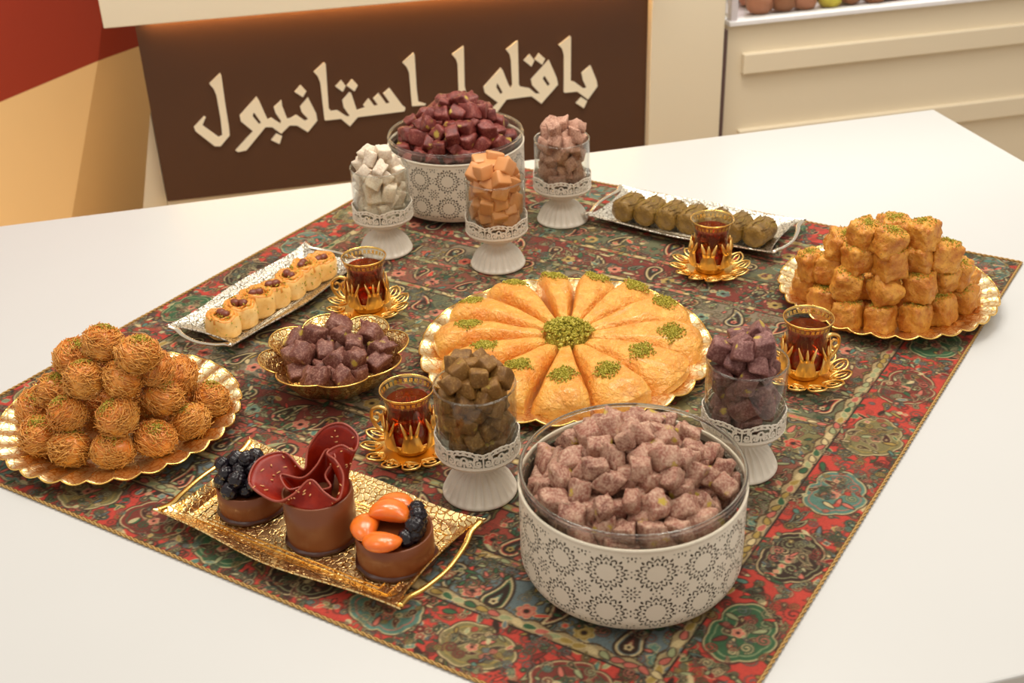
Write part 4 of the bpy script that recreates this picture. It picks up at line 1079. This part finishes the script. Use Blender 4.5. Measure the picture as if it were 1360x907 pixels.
# ---------------------------------------------------------------- rectangular trays with loop handles
def tray_mesh(L, Wd, h, hl, flare, wave, fl):
    """outlines (same vertex count) from floor centre to rim; hl = handle reach"""
    N = 96
    def outline(k, a, b, r, wv):
        # k in 0..N, rounded rectangle of half sizes a, b; wv bows the long sides in and out
        per = []
        q = k / N * 4; s = int(q) % 4; t = q - int(q)
        cs = [(-1, -1), (1, -1), (1, 1), (-1, 1)]
        x0, y0 = cs[s]; x1, y1 = cs[(s + 1) % 4]
        x = x0 + (x1 - x0) * t; y = y0 + (y1 - y0) * t
        X, Y = x * a, y * b
        e = math.sin(PI * t)
        bow = wv * (e ** 2 - 0.55 * (1 - abs(2 * t - 1)) ** .5 * (1 - e ** 2) * 2)
        if s in (0, 2): Y += y * bow
        else: X += x * bow * -.25
        if r > 0:                                       # soften the corners
            m = (abs(x) ** 14 + abs(y) ** 14) ** (1 / 14)
            X, Y = X / m, Y / m
        return X, Y
    a, b = L / 2, Wd / 2
    rx, ry = a - hl - fl[0], b - fl[1]
    loops = [(fl[0] * .5, fl[1] * .4, 0, 0, .0048), (fl[0] * .94, fl[1] * .90, 1, 0, .0048), (fl[0], fl[1], 1, 0, .0052), (fl[0] + rx * .30, fl[1] + ry * .34, 1, wave * .2, h * .66), (fl[0] + rx * .42, fl[1] + ry * .46, 1, wave * .3, h * .82),
             (fl[0] + rx * .72, fl[1] + ry * .72, 0, wave * .7, h * .94), (a - hl, b, 0, wave, h + .0022), (a - hl + .0008, b + .0008, 0, wave, h + .001), (a - hl, b, 0, wave, h - .0006),
             (fl[0] + rx * .46, fl[1] + ry * .46, 1, wave * .4, h * .72), (fl[0] + .002, fl[1] + .002, 1, 0, .0016), (fl[0] * .9, fl[1] * .9, 1, 0, 0.0), (fl[0] * .5, fl[1] * .4, 0, 0, 0.0)]
    g = G()
    for (aa, bb, r, wv, z) in loops:
        for k in range(N):
            x, y = outline(k, aa, bb, r, wv)
            zz = z
            if aa > fl[0] + rx * .6:                 # corners lift and flare
                c = (min(1, abs(x) / aa) * min(1, abs(y) / bb)) ** 6 * (1 if aa >= a - hl - .001 else .6); zz += flare * c; x *= 1 + (hl * .98 / aa) * c
            g.v.append((x, y, zz))
    for q in range(len(loops) - 1):
        for k in range(N): g.face((q * N + k, q * N + (k + 1) % N, (q + 1) * N + (k + 1) % N, (q + 1) * N + k))
    g.face([k for k in range(N)][::-1]); g.face([(len(loops) - 1) * N + k for k in range(N)])
    return g
def make_tray(label, L, Wd, metal, plain_, loc, rz, h=.016, hl=.020, flare=.004, wave=.006, fl=(.13, .055), bow=.0):
    t = thing('handled_tray', label, 'tray', loc, rz)
    tray_mesh(L, Wd, h, hl, flare, wave, fl).obj('tray_dish', MT[metal], t, True, 45)
    for s in (-1, 1):
        g = G(); a, b = L / 2, Wd / 2
        pts = [(s * (a - .004), -b * .95, h + flare), (s * (a - .006), -b * .74, h + .001), (s * (a - .001), -b * .48, h - .001), (s * (a + .003), 0, h - .002), (s * (a - .001), b * .48, h - .001), (s * (a - .006), b * .74, h + .001), (s * (a - .004), b * .95, h + flare)]
        P = spline(pts, 6); g.tube(P, [.0030 + .0012 * abs(2 * k / (len(P) - 1) - 1) for k in range(len(P))], 8, flat=.62); g.obj('handle', MT[plain_], t)
    g = G(); a, b = fl
    for f in (.93, .84):
        g.tube([(-a * f, -b * f, .0052), (a * f, -b * f, .0052), (a * f, b * f, .0052), (-a * f, b * f, .0052)], .0007, 5, True)
    g.obj('engraved_border', MT[plain_], t)
    return t
tg = at(424, 688, .018)
make_tray('gold engraved tray with two handles carrying three chocolate cups', .318, .152, 'gold', 'gold_plain', (-.2085, 1.014, ZC), math.radians(-31.6), .016, .014, .004, .007, (.134, .056))
make_tray('long silver tray at left carrying a row of cream pastry rolls', .298, .116, 'silver', 'silver_plain', (-.337, 1.536, ZC), math.radians(58.5), .014, .015, .004, .006, (.114, .040))
make_tray('long silver tray at back right carrying a row of olive pastry rolls', .318, .132, 'silver', 'silver_plain', (.287, 1.735, ZC), math.radians(-31.6), .014, .015, .004, .006, (.122, .046))

# cream pastry rolls (nests with a nut) on the left silver tray
def make_nest(seed):
    rg = random.Random(seed)
    t = thing('cream_pastry_roll', 'x', 'pastry')
    g = G(); n = 36
    prof = [(0.0, 0.0), (.0195, 0.0), (.0218, .003), (.0225, .012), (.0222, .022), (.0205, .0285), (.0185, .0312), (.0160, .0300), (.0120, .0268), (.0, .0250)]
    def mod(th, k):
        z = prof[k][1]; w = noise.noise(Vector((math.cos(th) * 1.3 + seed, math.sin(th) * 1.3, z * 60)))
        return (.0016 * w + .0012 * math.cos(2 * th), (.0045 * noise.noise(Vector((math.cos(th) * 1.8, math.sin(th) * 1.8 + seed, 5))) if 4 <= k <= 7 else 0))
    g.lathe(prof, n, mod)
    for i, f in enumerate(g.f):
        if min(g.v[q][2] for q in f) > .0235: g.m[i] = 1
    g.obj('roll_body', [MT['cream_pastry'], MT['crust']], t)
    g = G(); P = [(.0145 * math.cos(a) * (1 - .05 * a), .0145 * math.sin(a) * (1 - .05 * a), .0285 + .0012 * math.sin(a * 2)) for a in [q * .35 for q in range(22)]]
    g.tube(P, [.0030 - .0001 * k * .8 for k in range(22)], 7); g.obj('rolled_edge', MT['crust'], t)
    for q in range(2):
        me_ = lump_mesh('nut', seed + q, (.0125, .0105, .010), MT['nut'], 4, 2.4, .12); o = link('nut', me_, t); o.location = (.0045 * (1 - 2 * q) + rg.uniform(-.002, .002), rg.uniform(-.004, .004), .0300)
    pts = []
    for _ in range(70):
        a = rg.uniform(0, 6.28); r = .020 * math.sqrt(rg.random()); pts.append((r * math.cos(a), r * math.sin(a), .0295 + rg.uniform(-.001, .0025)))
    for _ in range(26):
        a = rg.uniform(0, 6.28); pts.append((.0228 * math.cos(a), .0228 * math.sin(a), rg.uniform(.010, .026)))
    crumbs('pistachio_chips', grains(seed, pts, .0009, .0019), t)
    return t
nests = [make_nest(s) for s in (5, 6, 7)]
A_, B_ = at(297, 436, .016), at(427, 360, .016); rg = random.Random(2)
NO = ['nearest the front', 'second from the front', 'third from the front', 'middle one', 'third from the far end', 'second from the far end', 'at the far end']
for k in range(7):
    p = A_.lerp(B_, k / 6); p.z = ZC + .0056; lab = 'cream coloured pastry roll on the left silver tray, ' + NO[k]
    if k < 3: o = nests[k]; o.location = p; o.rotation_euler = (0, 0, rg.uniform(0, 6)); o['label'] = lab; o['group'] = 'cream pastry rolls on the left silver tray'
    else: o = dup(nests[k % 3], p, (0, 0, rg.uniform(0, 6)), lab, 'cream pastry rolls on the left silver tray')
    o.scale = (1.04, 1.04, 1.0 + .06 * (k % 3))

# olive pastry rolls at the back
def make_roll(seed):
    rg = random.Random(seed); t = thing('olive_pastry_roll', 'x', 'pastry')
    g = G(); n = 30
    prof = [(0.0, -.0262), (.010, -.0262), (.0165, -.025), (.0195, -.020), (.0202, -.010), (.0200, 0.0), (.0204, .010), (.0195, .020), (.0165, .025), (.010, .0262), (0.0, .0262)]
    g.lathe(prof, n, lambda th, k: (.0014 * noise.noise(Vector((math.cos(th) * 2 + seed, math.sin(th) * 2, prof[k][1] * 90))) if k else 0, 0))
    g.v = [(v[2], v[0], v[1] * .93 + .0192) for v in g.v]
    g.obj('roll_body', MT['olive_pastry'], t)
    g = G()
    for q in range(5):
        a = rg.uniform(.3, 2.8); g.tube([(x, .0203 * math.cos(a + .12 * math.sin(x * 160 + q)), .0192 + .0190 * math.sin(a + .12 * math.sin(x * 160 + q))) for x in [-.022 + .0044 * i for i in range(11)]], .0009, 5)
    g.obj('pastry_folds', MT['olive_pastry'], t)
    pts = [(rg.uniform(-.02, .02), .0196 * math.cos(a), .0195 + .0186 * math.sin(a)) for a in [rg.uniform(.4, 2.7) for _ in range(40)]]
    crumbs('pistachio_dust', grains(seed, pts, .0006, .0012), t)
    return t
rolls = [make_roll(s) for s in (51, 52, 53)]
A_, B_ = at(836, 277, .024), at(1009, 310, .024)
RO = ['leftmost', 'second from left', 'third from left', 'fourth from left', 'just behind the tea glass', 'second from right', 'rightmost']
for k in range(7):
    p = A_.lerp(B_, k / 6); p.z = ZC + .0056; lab = 'olive green pastry roll on the back silver tray, ' + RO[k]
    rz = math.radians(52) + rg.uniform(-.14, .14)
    if k < 3: o = rolls[k]; o.location = p; o.rotation_euler = (0, 0, rz); o['label'] = lab; o['group'] = 'olive pastry rolls on the back silver tray'
    else: o = dup(rolls[k % 3], p, (0, 0, rz), lab, 'olive pastry rolls on the back silver tray')
    o.scale = (1.0, .98, 1.0)

# ---------------------------------------------------------------- tea glasses in gold holders on leaf saucers
def leaf_loop(g, base, tip, wd, r, z0, z1, n=9):
    """open leaf outline in the xy plane from base to tip"""
    b, t_ = Vector((base[0], base[1], 0)), Vector((tip[0], tip[1], 0)); d = (t_ - b); s = Vector((-d.y, d.x, 0)).normalized()
    P = []
    for q in range(n): u_ = q / (n - 1); P.append(b + d * u_ + s * wd * math.sin(PI * u_ ** 1.1) ** .62 + Vector((0, 0, z0 + (z1 - z0) * u_ ** 1.4)))
    for q in range(n - 2, 0, -1): u_ = q / (n - 1); P.append(b + d * u_ - s * wd * math.sin(PI * u_ ** 1.1) ** .62 + Vector((0, 0, z0 + (z1 - z0) * u_ ** 1.4)))
    g.tube(P, r, 6, True)
def make_saucer(label):
    t = thing('leaf_saucer', label, 'saucer')
    g = G(); g.lathe([(0, .0), (.020, .0), (.022, .0015), (.022, .004), (.030, .0052), (.041, .0085), (.042, .0098), (.040, .0095), (.029, .0068), (.021, .0056), (0, .0054)], 60); dish = g.obj('dish', MT['gold_orange'], t)
    for k in range(12):
        g = G(); a = 2 * PI * k / 12
        leaf_loop(g, (.033 * math.cos(a - .12), .033 * math.sin(a - .12)), (.0575 * math.cos(a + .14), .0575 * math.sin(a + .14)), .0098, .0015, .0078, .0155, 11)
        leaf_loop(g, (.037 * math.cos(a - .06), .037 * math.sin(a - .06)), (.053 * math.cos(a + .09), .053 * math.sin(a + .09)), .0034, .0010, .0092, .0150, 7)
        g.obj('openwork_leaf', MT['gold_orange'], dish)
    return t
def make_holder(label):
    t = thing('tea_glass_holder', label, 'glass holder')
    g = G(); g.lathe([(0, 0), (.019, 0), (.0205, .0015), (.0215, .006), (.0265, .012), (.0290, .018), (.0283, .0185), (.0255, .013), (.0205, .0075), (.0, .0055)], 48); cb = g.obj('cup_base', MT['gold_orange'], t)
    for k in range(6):
        a0 = 2 * PI * k / 6
        def R(z): return .0292 - .0026 * ((z - .022) / .02) ** 2 * (1 if z > .022 else .6) + (.0012 if z > .045 else 0)
        # tulip petal with three points
        half = lambda z: .0132 * (1 - .40 * max(0, (z - .014)) / .02) if z < .034 else .0080
        def pt(x, z, o=0): r = R(z) + o; a = a0 + x / .029; return Vector((r * math.cos(a), r * math.sin(a), z))
        g = G()
        rows = [.0125, .017, .022, .027, .031, .035]
        g.grid(lambda i, j: pt((i / 6 * 2 - 1) * half(rows[j]) * 1.0, rows[j], .0010 + .0012 * (1 - (i / 6 * 2 - 1) ** 2)), 7, 6)
        nb = len(g.v)
        g.grid(lambda i, j: pt((i / 6 * 2 - 1) * half(rows[j]), rows[j], -.0006), 7, 6)
        for j in range(5):
            for i in (0, 6): g.face((j * 7 + i, (j + 1) * 7 + i, nb + (j + 1) * 7 + i, nb + j * 7 + i))
        for xs, x1, zt_ in ((-.0050, -.0112, .0505), (0, 0, .0490), (.0050, .0112, .0505)):
            P = [pt(xs, .032, .0008), pt(xs + (x1 - xs) * .3, .038, .0014), pt(xs + (x1 - xs) * .65, .043, .002), pt(x1, zt_, .0034)]
            g.tube(P, [.0036, .0034, .0026, .0006], 7, flat=.6)
        g.obj('tulip_petal', MT['gold_orange'], cb)
    g = G()
    P = spline([(.027, 0, .044), (.036, 0, .047), (.0465, 0, .041), (.0475, 0, .028), (.039, 0, .016), (.028, 0, .013)], 6)
    g.tube(P, [.0028 - .0006 * math.sin(PI * k / (len(P) - 1)) for k in range(len(P))], 8)
    P = spline([(.0475, 0, .030), (.041, 0, .027), (.0365, 0, .033), (.040, 0, .0385), (.044, 0, .036)], 5); g.tube(P, .0017, 7)
    P = spline([(.030, 0, .040), (.035, 0, .036), (.034, 0, .026), (.030, 0, .020)], 5); g.tube(P, .0017, 7)
    g.obj('handle', MT['gold_orange'], t)
    return t
GP = [(0.0, .0), (.017, .0), (.0205, .002), (.0252, .010), (.0270, .020), (.0262, .030), (.0242, .040), (.0240, .048), (.0262, .060), (.0296, .0705), (.0305, .0725)]
def make_tea(label):
    t = thing('tea_glass', label, 'glass')
    inn = [(max(0, r - .0014), z + (.0025 if r < .018 else 0)) for r, z in GP][::-1]
    g = G(); g.lathe(GP + [(.0300, .0729)] + inn, 56); g.obj('glass_wall', MT['glass'], t)
    tea = [(max(0, r - .0017), max(z, .0028)) for r, z in GP if z < .058] + [(.0243, .0585)]
    g = G(); g.lathe(tea, 48, capt=True); g.obj('tea', MT['tea'], t, True, 40)
    g = G(); g.lathe([(.0297, .0703), (.0303, .0722), (.0309, .0728), (.0306, .0736), (.0298, .0736), (.0294, .0726)], 56); g.obj('gilt_rim', MT['gold_plain'], t)
    g = G()
    for k in range(30):                                # band of little gilt bars under the rim
        a = 2 * PI * k / 30; w = .068
        vs = [((.0287 + .00015 + (z - .0675) * .32) * math.cos(a + s * w), (.0287 + .00015 + (z - .0675) * .32) * math.sin(a + s * w), z) for z in (.0645, .0688) for s in (-1, 1)]
        g.add(vs, [(0, 1, 3, 2)])
    g.lathe([(.0277, .0633), (.0279, .0640)], 56)
    g.obj('gilt_band', MT['gold_plain'], t, recalc=False)
    return t
TEAS = [((540, 519), 'front of the olive cube glass', 2.75, 'beside the chocolate cups'),
        ((483, 343), '', 3.05, 'beside the silver tray of cream rolls'),
        ((946, 293), '', 1.3, 'in front of the tray of olive rolls'),
        ((1074, 424), '', .35, 'beside the mound of cube pastries')]
s0 = h0 = t0 = None
for k, (px, _, hz, where) in enumerate(TEAS):
    p = at(px[0], px[1], .0815 + ZC)
    l1, l2, l3 = 'gold leaf saucer ' + where, 'gold tulip holder of the tea glass ' + where, 'gilt rimmed glass of dark tea ' + where
    if k == 0:
        s0 = make_saucer(l1); s0.location = (p.x, p.y, ZC)
        h0 = make_holder(l2); h0.location = (p.x, p.y, ZC + .0056); h0.rotation_euler = (0, 0, hz)
        t0 = make_tea(l3); t0.location = (p.x, p.y, ZC + .0056 + .0060)
    else:
        dup(s0, (p.x, p.y, ZC), (0, 0, k * .2), l1); dup(h0, (p.x, p.y, ZC + .0056), (0, 0, hz), l2); dup(t0, (p.x, p.y, ZC + .0116), (0, 0, k), l3)

# ---------------------------------------------------------------- chocolate cups on the gold tray
zt_ = ZC + .0056
def cup_at(px, py, z): return at(px, py, zt_ + z)
c1 = cup_at(331, 640, .030); c2 = cup_at(421, 650, .056); c3 = cup_at(523, 702, .034)
def make_cup(label, loc, r, h, nm='chocolate_cup'):
    t = thing(nm, label, 'dessert', (loc.x, loc.y, zt_))
    g = G(); g.lathe([(0, 0), (r + .0025, 0), (r + .003, .0012), (r + .0025, .0032), (0, .0032)], 56, lambda th, k: (.0012 * math.sin(th * 3 + k) + .0006 * math.sin(th * 11) if k else 0, 0)); g.obj('biscuit_base', MT['choc_dark'], t)
    g = G(); g.lathe([(r, .003), (r + .0004, h * .5), (r, h - .0006), (r - .001, h), (r - .0024, h - .0004), (r - .003, h - .0025), (0, h - .0025)], 64, lambda th, k: (.0005 * math.sin(th * 2 + 1) if k < 5 else 0, 0)); g.obj('chocolate_wall', MT['choc'], t)
    g = G(); g.tube([((r + .0005) * math.cos(1.1), (r + .0005) * math.sin(1.1), .004), ((r + .0007) * math.cos(1.1), (r + .0007) * math.sin(1.1), h - .001)], .0009, 6); g.obj('wall_seam', MT['choc'], t)
    return t
make_cup('short chocolate cup heaped with black berries, left on the gold tray', c1, .0345, .030)
ruf = make_cup('tall chocolate cup with a dark red ruffled collar on the gold tray', c2, .0355, .056)
make_cup('chocolate cup topped with orange segments and berries, right on the gold tray', c3, .0385, .034)
# ruffle: a sheet from a ring inside the cup to a hand-set wavy edge (metres: right, away, up)
RIM = [(-.067, .000, .070), (-.060, .026, .077), (-.036, .038, .076), (-.014, .016, .069), (-.010, .034, .083), (.006, .046, .099), (.026, .046, .104), (.042, .032, .098), (.040, .016, .090), (.026, .024, .092), (.012, .016, .089), (.022, .004, .087), (.030, -.010, .077), (.026, -.029, .064), (.012, -.022, .067), (-.003, -.010, .075), (-.018, -.022, .068), (-.034, -.029, .064), (-.054, -.017, .066)]
R_ = spline(RIM, 6, True); nR = len(R_); base = []
for k in range(nR):
    a = PI - 2 * PI * k / nR; base.append(Vector((.0325 * math.cos(a), .0325 * math.sin(a), .0525)))
NV = 9
def ruffn(i, j, o=0):
    s = j / (NV - 1); a = base[i]; b = R_[i]
    p = a.lerp(b, s); pull = math.sin(PI * s) * .22
    c = Vector((0, 0, p.z)); p = p.lerp(Vector((p.x * .82, p.y * .82, p.z - .002)), pull)
    return p
g = G(); g.grid(ruffn, nR, NV, cu=True)
me = g.mesh('ruffle_collar', MT['ruffle']); o = link('ruffle_collar', me, ruf)
md = o.modifiers.new('thickness', 'SOLIDIFY'); md.thickness = .0016; md.offset = 0
g = G(); g.tube([p + Vector((0, 0, .0004)) for p in R_], .0013, 6, True); g.obj('collar_edge', MT['ruffle_edge'], ruf)
g = G(); g.lathe([(0, .044), (.033, .044)], 40); g.obj('mousse_top', MT['choc_dark'], ruf)
INN = spline([(-.036, .008, .070), (-.014, .002, .069), (.000, .012, .076), (.010, .026, .086), (.020, .014, .084), (.010, .002, .072), (.016, -.010, .066), (.004, -.012, .064), (-.010, -.008, .066), (-.026, -.012, .066)], 6, True)
nI = len(INN); g = G()
def innfn(i, j):
    s = j / 6; p = INN[i]; a = PI - 2 * PI * i / nI; b = Vector((.016 * math.cos(a), .014 * math.sin(a), .045)); q = b.lerp(p, s); return q
g.grid(innfn, nI, 7, cu=True); inn_o = link('inner_fold', g.mesh('inner_fold', MT['ruffle']), ruf); md2 = inn_o.modifiers.new('thickness', 'SOLIDIFY'); md2.thickness = .0016; md2.offset = 0
g = G(); g.tube([p + Vector((0, 0, .0004)) for p in INN], .0012, 6, True); g.obj('fold_edge', MT['ruffle_edge'], inn_o)
rg = random.Random(9); g = G()
for _ in range(46):
    i = rg.randrange(nR); s = rg.uniform(.45, 1.0); j = s * (NV - 1); j0 = min(NV - 2, int(j)); p = ruffn(i, j0).lerp(ruffn(i, j0 + 1), j - j0) + Vector((0, 0, .0014)); d = Vector((rg.uniform(-1, 1), rg.uniform(-1, 1), rg.uniform(-.3, .3))).normalized() * .0022
    g.tube([p - d, p + d], .0007, 5)
o = g.obj('sprinkles', MT['sprinkle'], ruf); o['kind'] = 'stuff'
# berries
def berry_mesh(seed, R):
    fib = []
    for k in range(34):
        z = 1 - 2 * (k + .5) / 34; a = k * 2.39996; r = math.sqrt(1 - z * z); fib.append(Vector((r * math.cos(a), r * math.sin(a), z)))
    bm = bmesh.new(); bmesh.ops.create_icosphere(bm, subdivisions=4, radius=1)
    g = G()
    for v in bm.verts:
        d = min((v.co - f).length for f in fib); q = R * (.84 + .2 * math.sqrt(max(0, 1 - (d / .34) ** 2)) * .8)
        g.v.append((v.co.x * q, v.co.y * q, v.co.z * q * 1.08))
    bm.verts.index_update()
    for f in bm.faces: g.face([v.index for v in f.verts])
    bm.free(); return g.mesh('berry', MT['berry'])
bms = [berry_mesh(1, .0098)]
def berries(cs, loc, z, lab, grp, seed):
    rg = random.Random(seed)
    for (x, y, zz) in cs:
        o = link('berry', bms[0]); o.location = (loc.x + x, loc.y + y, zt_ + z + zz); o.rotation_euler = (rg.uniform(0, 6), rg.uniform(0, 6), 0); s = rg.uniform(.82, 1.05); o.scale = (s, s, s * rg.uniform(.95, 1.1)); tag(o, lab, 'berry', grp)
cs = pack(.0300, 0.0, .0185, 70, 3, dome=12, rs=.40, stop=.034); berries(cs, c1, .026, 'black berry heaped on the short chocolate cup at left', 'berries on the left chocolate cup', 4)
cs = [(.013 + .012 * math.cos(a), .002 + .022 * math.sin(a), .008 + z) for a, z in ((-1.5, 0), (-.95, .0), (-.4, .0), (.15, .0), (.7, .0), (1.2, .0), (-.7, .008), (.0, .010), (.6, .009))]
berries(cs, c3, .030, 'black berry beside the orange segments on the right chocolate cup', 'berries on the right chocolate cup', 6)
# orange segments: plump crescents
def seg_mesh(seed, L=.0265, r=.0105):
    g = G(); n, k = 14, 15; pts = []
    def fn(i, j):
        s = j / (k - 1); a = (s - .5) * 1.5; th = 2 * PI * i / n
        c = Vector((L * .62 * math.sin(a) * 1.25, L * .75 * (math.cos(a) - .7), 0)); rad = r * (math.sin(PI * max(.001, min(.999, s))) ** .55)
        nrm = Vector((math.sin(a), math.cos(a), 0)); sq = 1.12 if math.cos(th) > 0 else .62
        return c + nrm * (rad * math.cos(th) * sq) + Vector((0, 0, rad * math.sin(th) * .78))
    g.grid(fn, n, k, cu=True); return g.mesh('orange_segment', MT['orange'])
sm = seg_mesh(1)
for (x, y, z, rz, ry, lab) in ((.000, .017, .011, .1, -.1, 'orange segment farthest back on the right chocolate cup'), (-.005, .000, .0160, -.15, .12, 'orange segment lying in the middle of the right chocolate cup'), (-.006, -.0185, .009, 2.75, .1, 'reddish orange segment at the front of the right chocolate cup'), (-.0165, -.004, .0075, 1.4, .0, 'orange segment at the left edge of the right chocolate cup')):
    o = link('orange_segment', sm); o.location = (c3.x + x, c3.y + y, zt_ + .030 + z); o.rotation_euler = (.15, ry, rz); o.scale = (1.35, 1.5, 1.1); tag(o, lab, 'fruit', 'orange segments on the right chocolate cup')

# ---------------------------------------------------------------- sweets seen inside the display case
cols = [(176, 112, 84), (150, 92, 60), (196, 120, 110), (208, 190, 60), (120, 96, 66), (170, 150, 110), (160, 64, 56)]
cm = [plain('case_sweet', c, .6) for c in cols]
cmesh = [lump_mesh('case_sweet', 200 + k, (.05, .05, .045), cm[k % 7], 4, 3.5, .2) for k in range(7)]
rg = random.Random(31)
g = G(); g.box(dp(cl + LW / 2, .38, .0705), (LW - .06, .66, .004), A2, .001); tag(g.obj('case_tray', MT['alu'], None, False), 'grey display tray inside the glass case at the right', 'tray')
for k in range(84):
    s = cl + .10 + (k % 28) * .054 + rg.uniform(-.006, .006); d = .062 + (k // 28) * .06 + rg.uniform(-.008, .008)
    o = link('case_sweet', cmesh[(k % 28) // 3 % 7] if rg.random() < .75 else rg.choice(cmesh)); o.location = dp(s, d, .0955 + rg.uniform(0, .003)); o.rotation_euler = (0, 0, rg.uniform(0, 6)); tag(o, 'blurred coloured sweet lying in the glass display case', 'sweet', 'sweets in the display case')
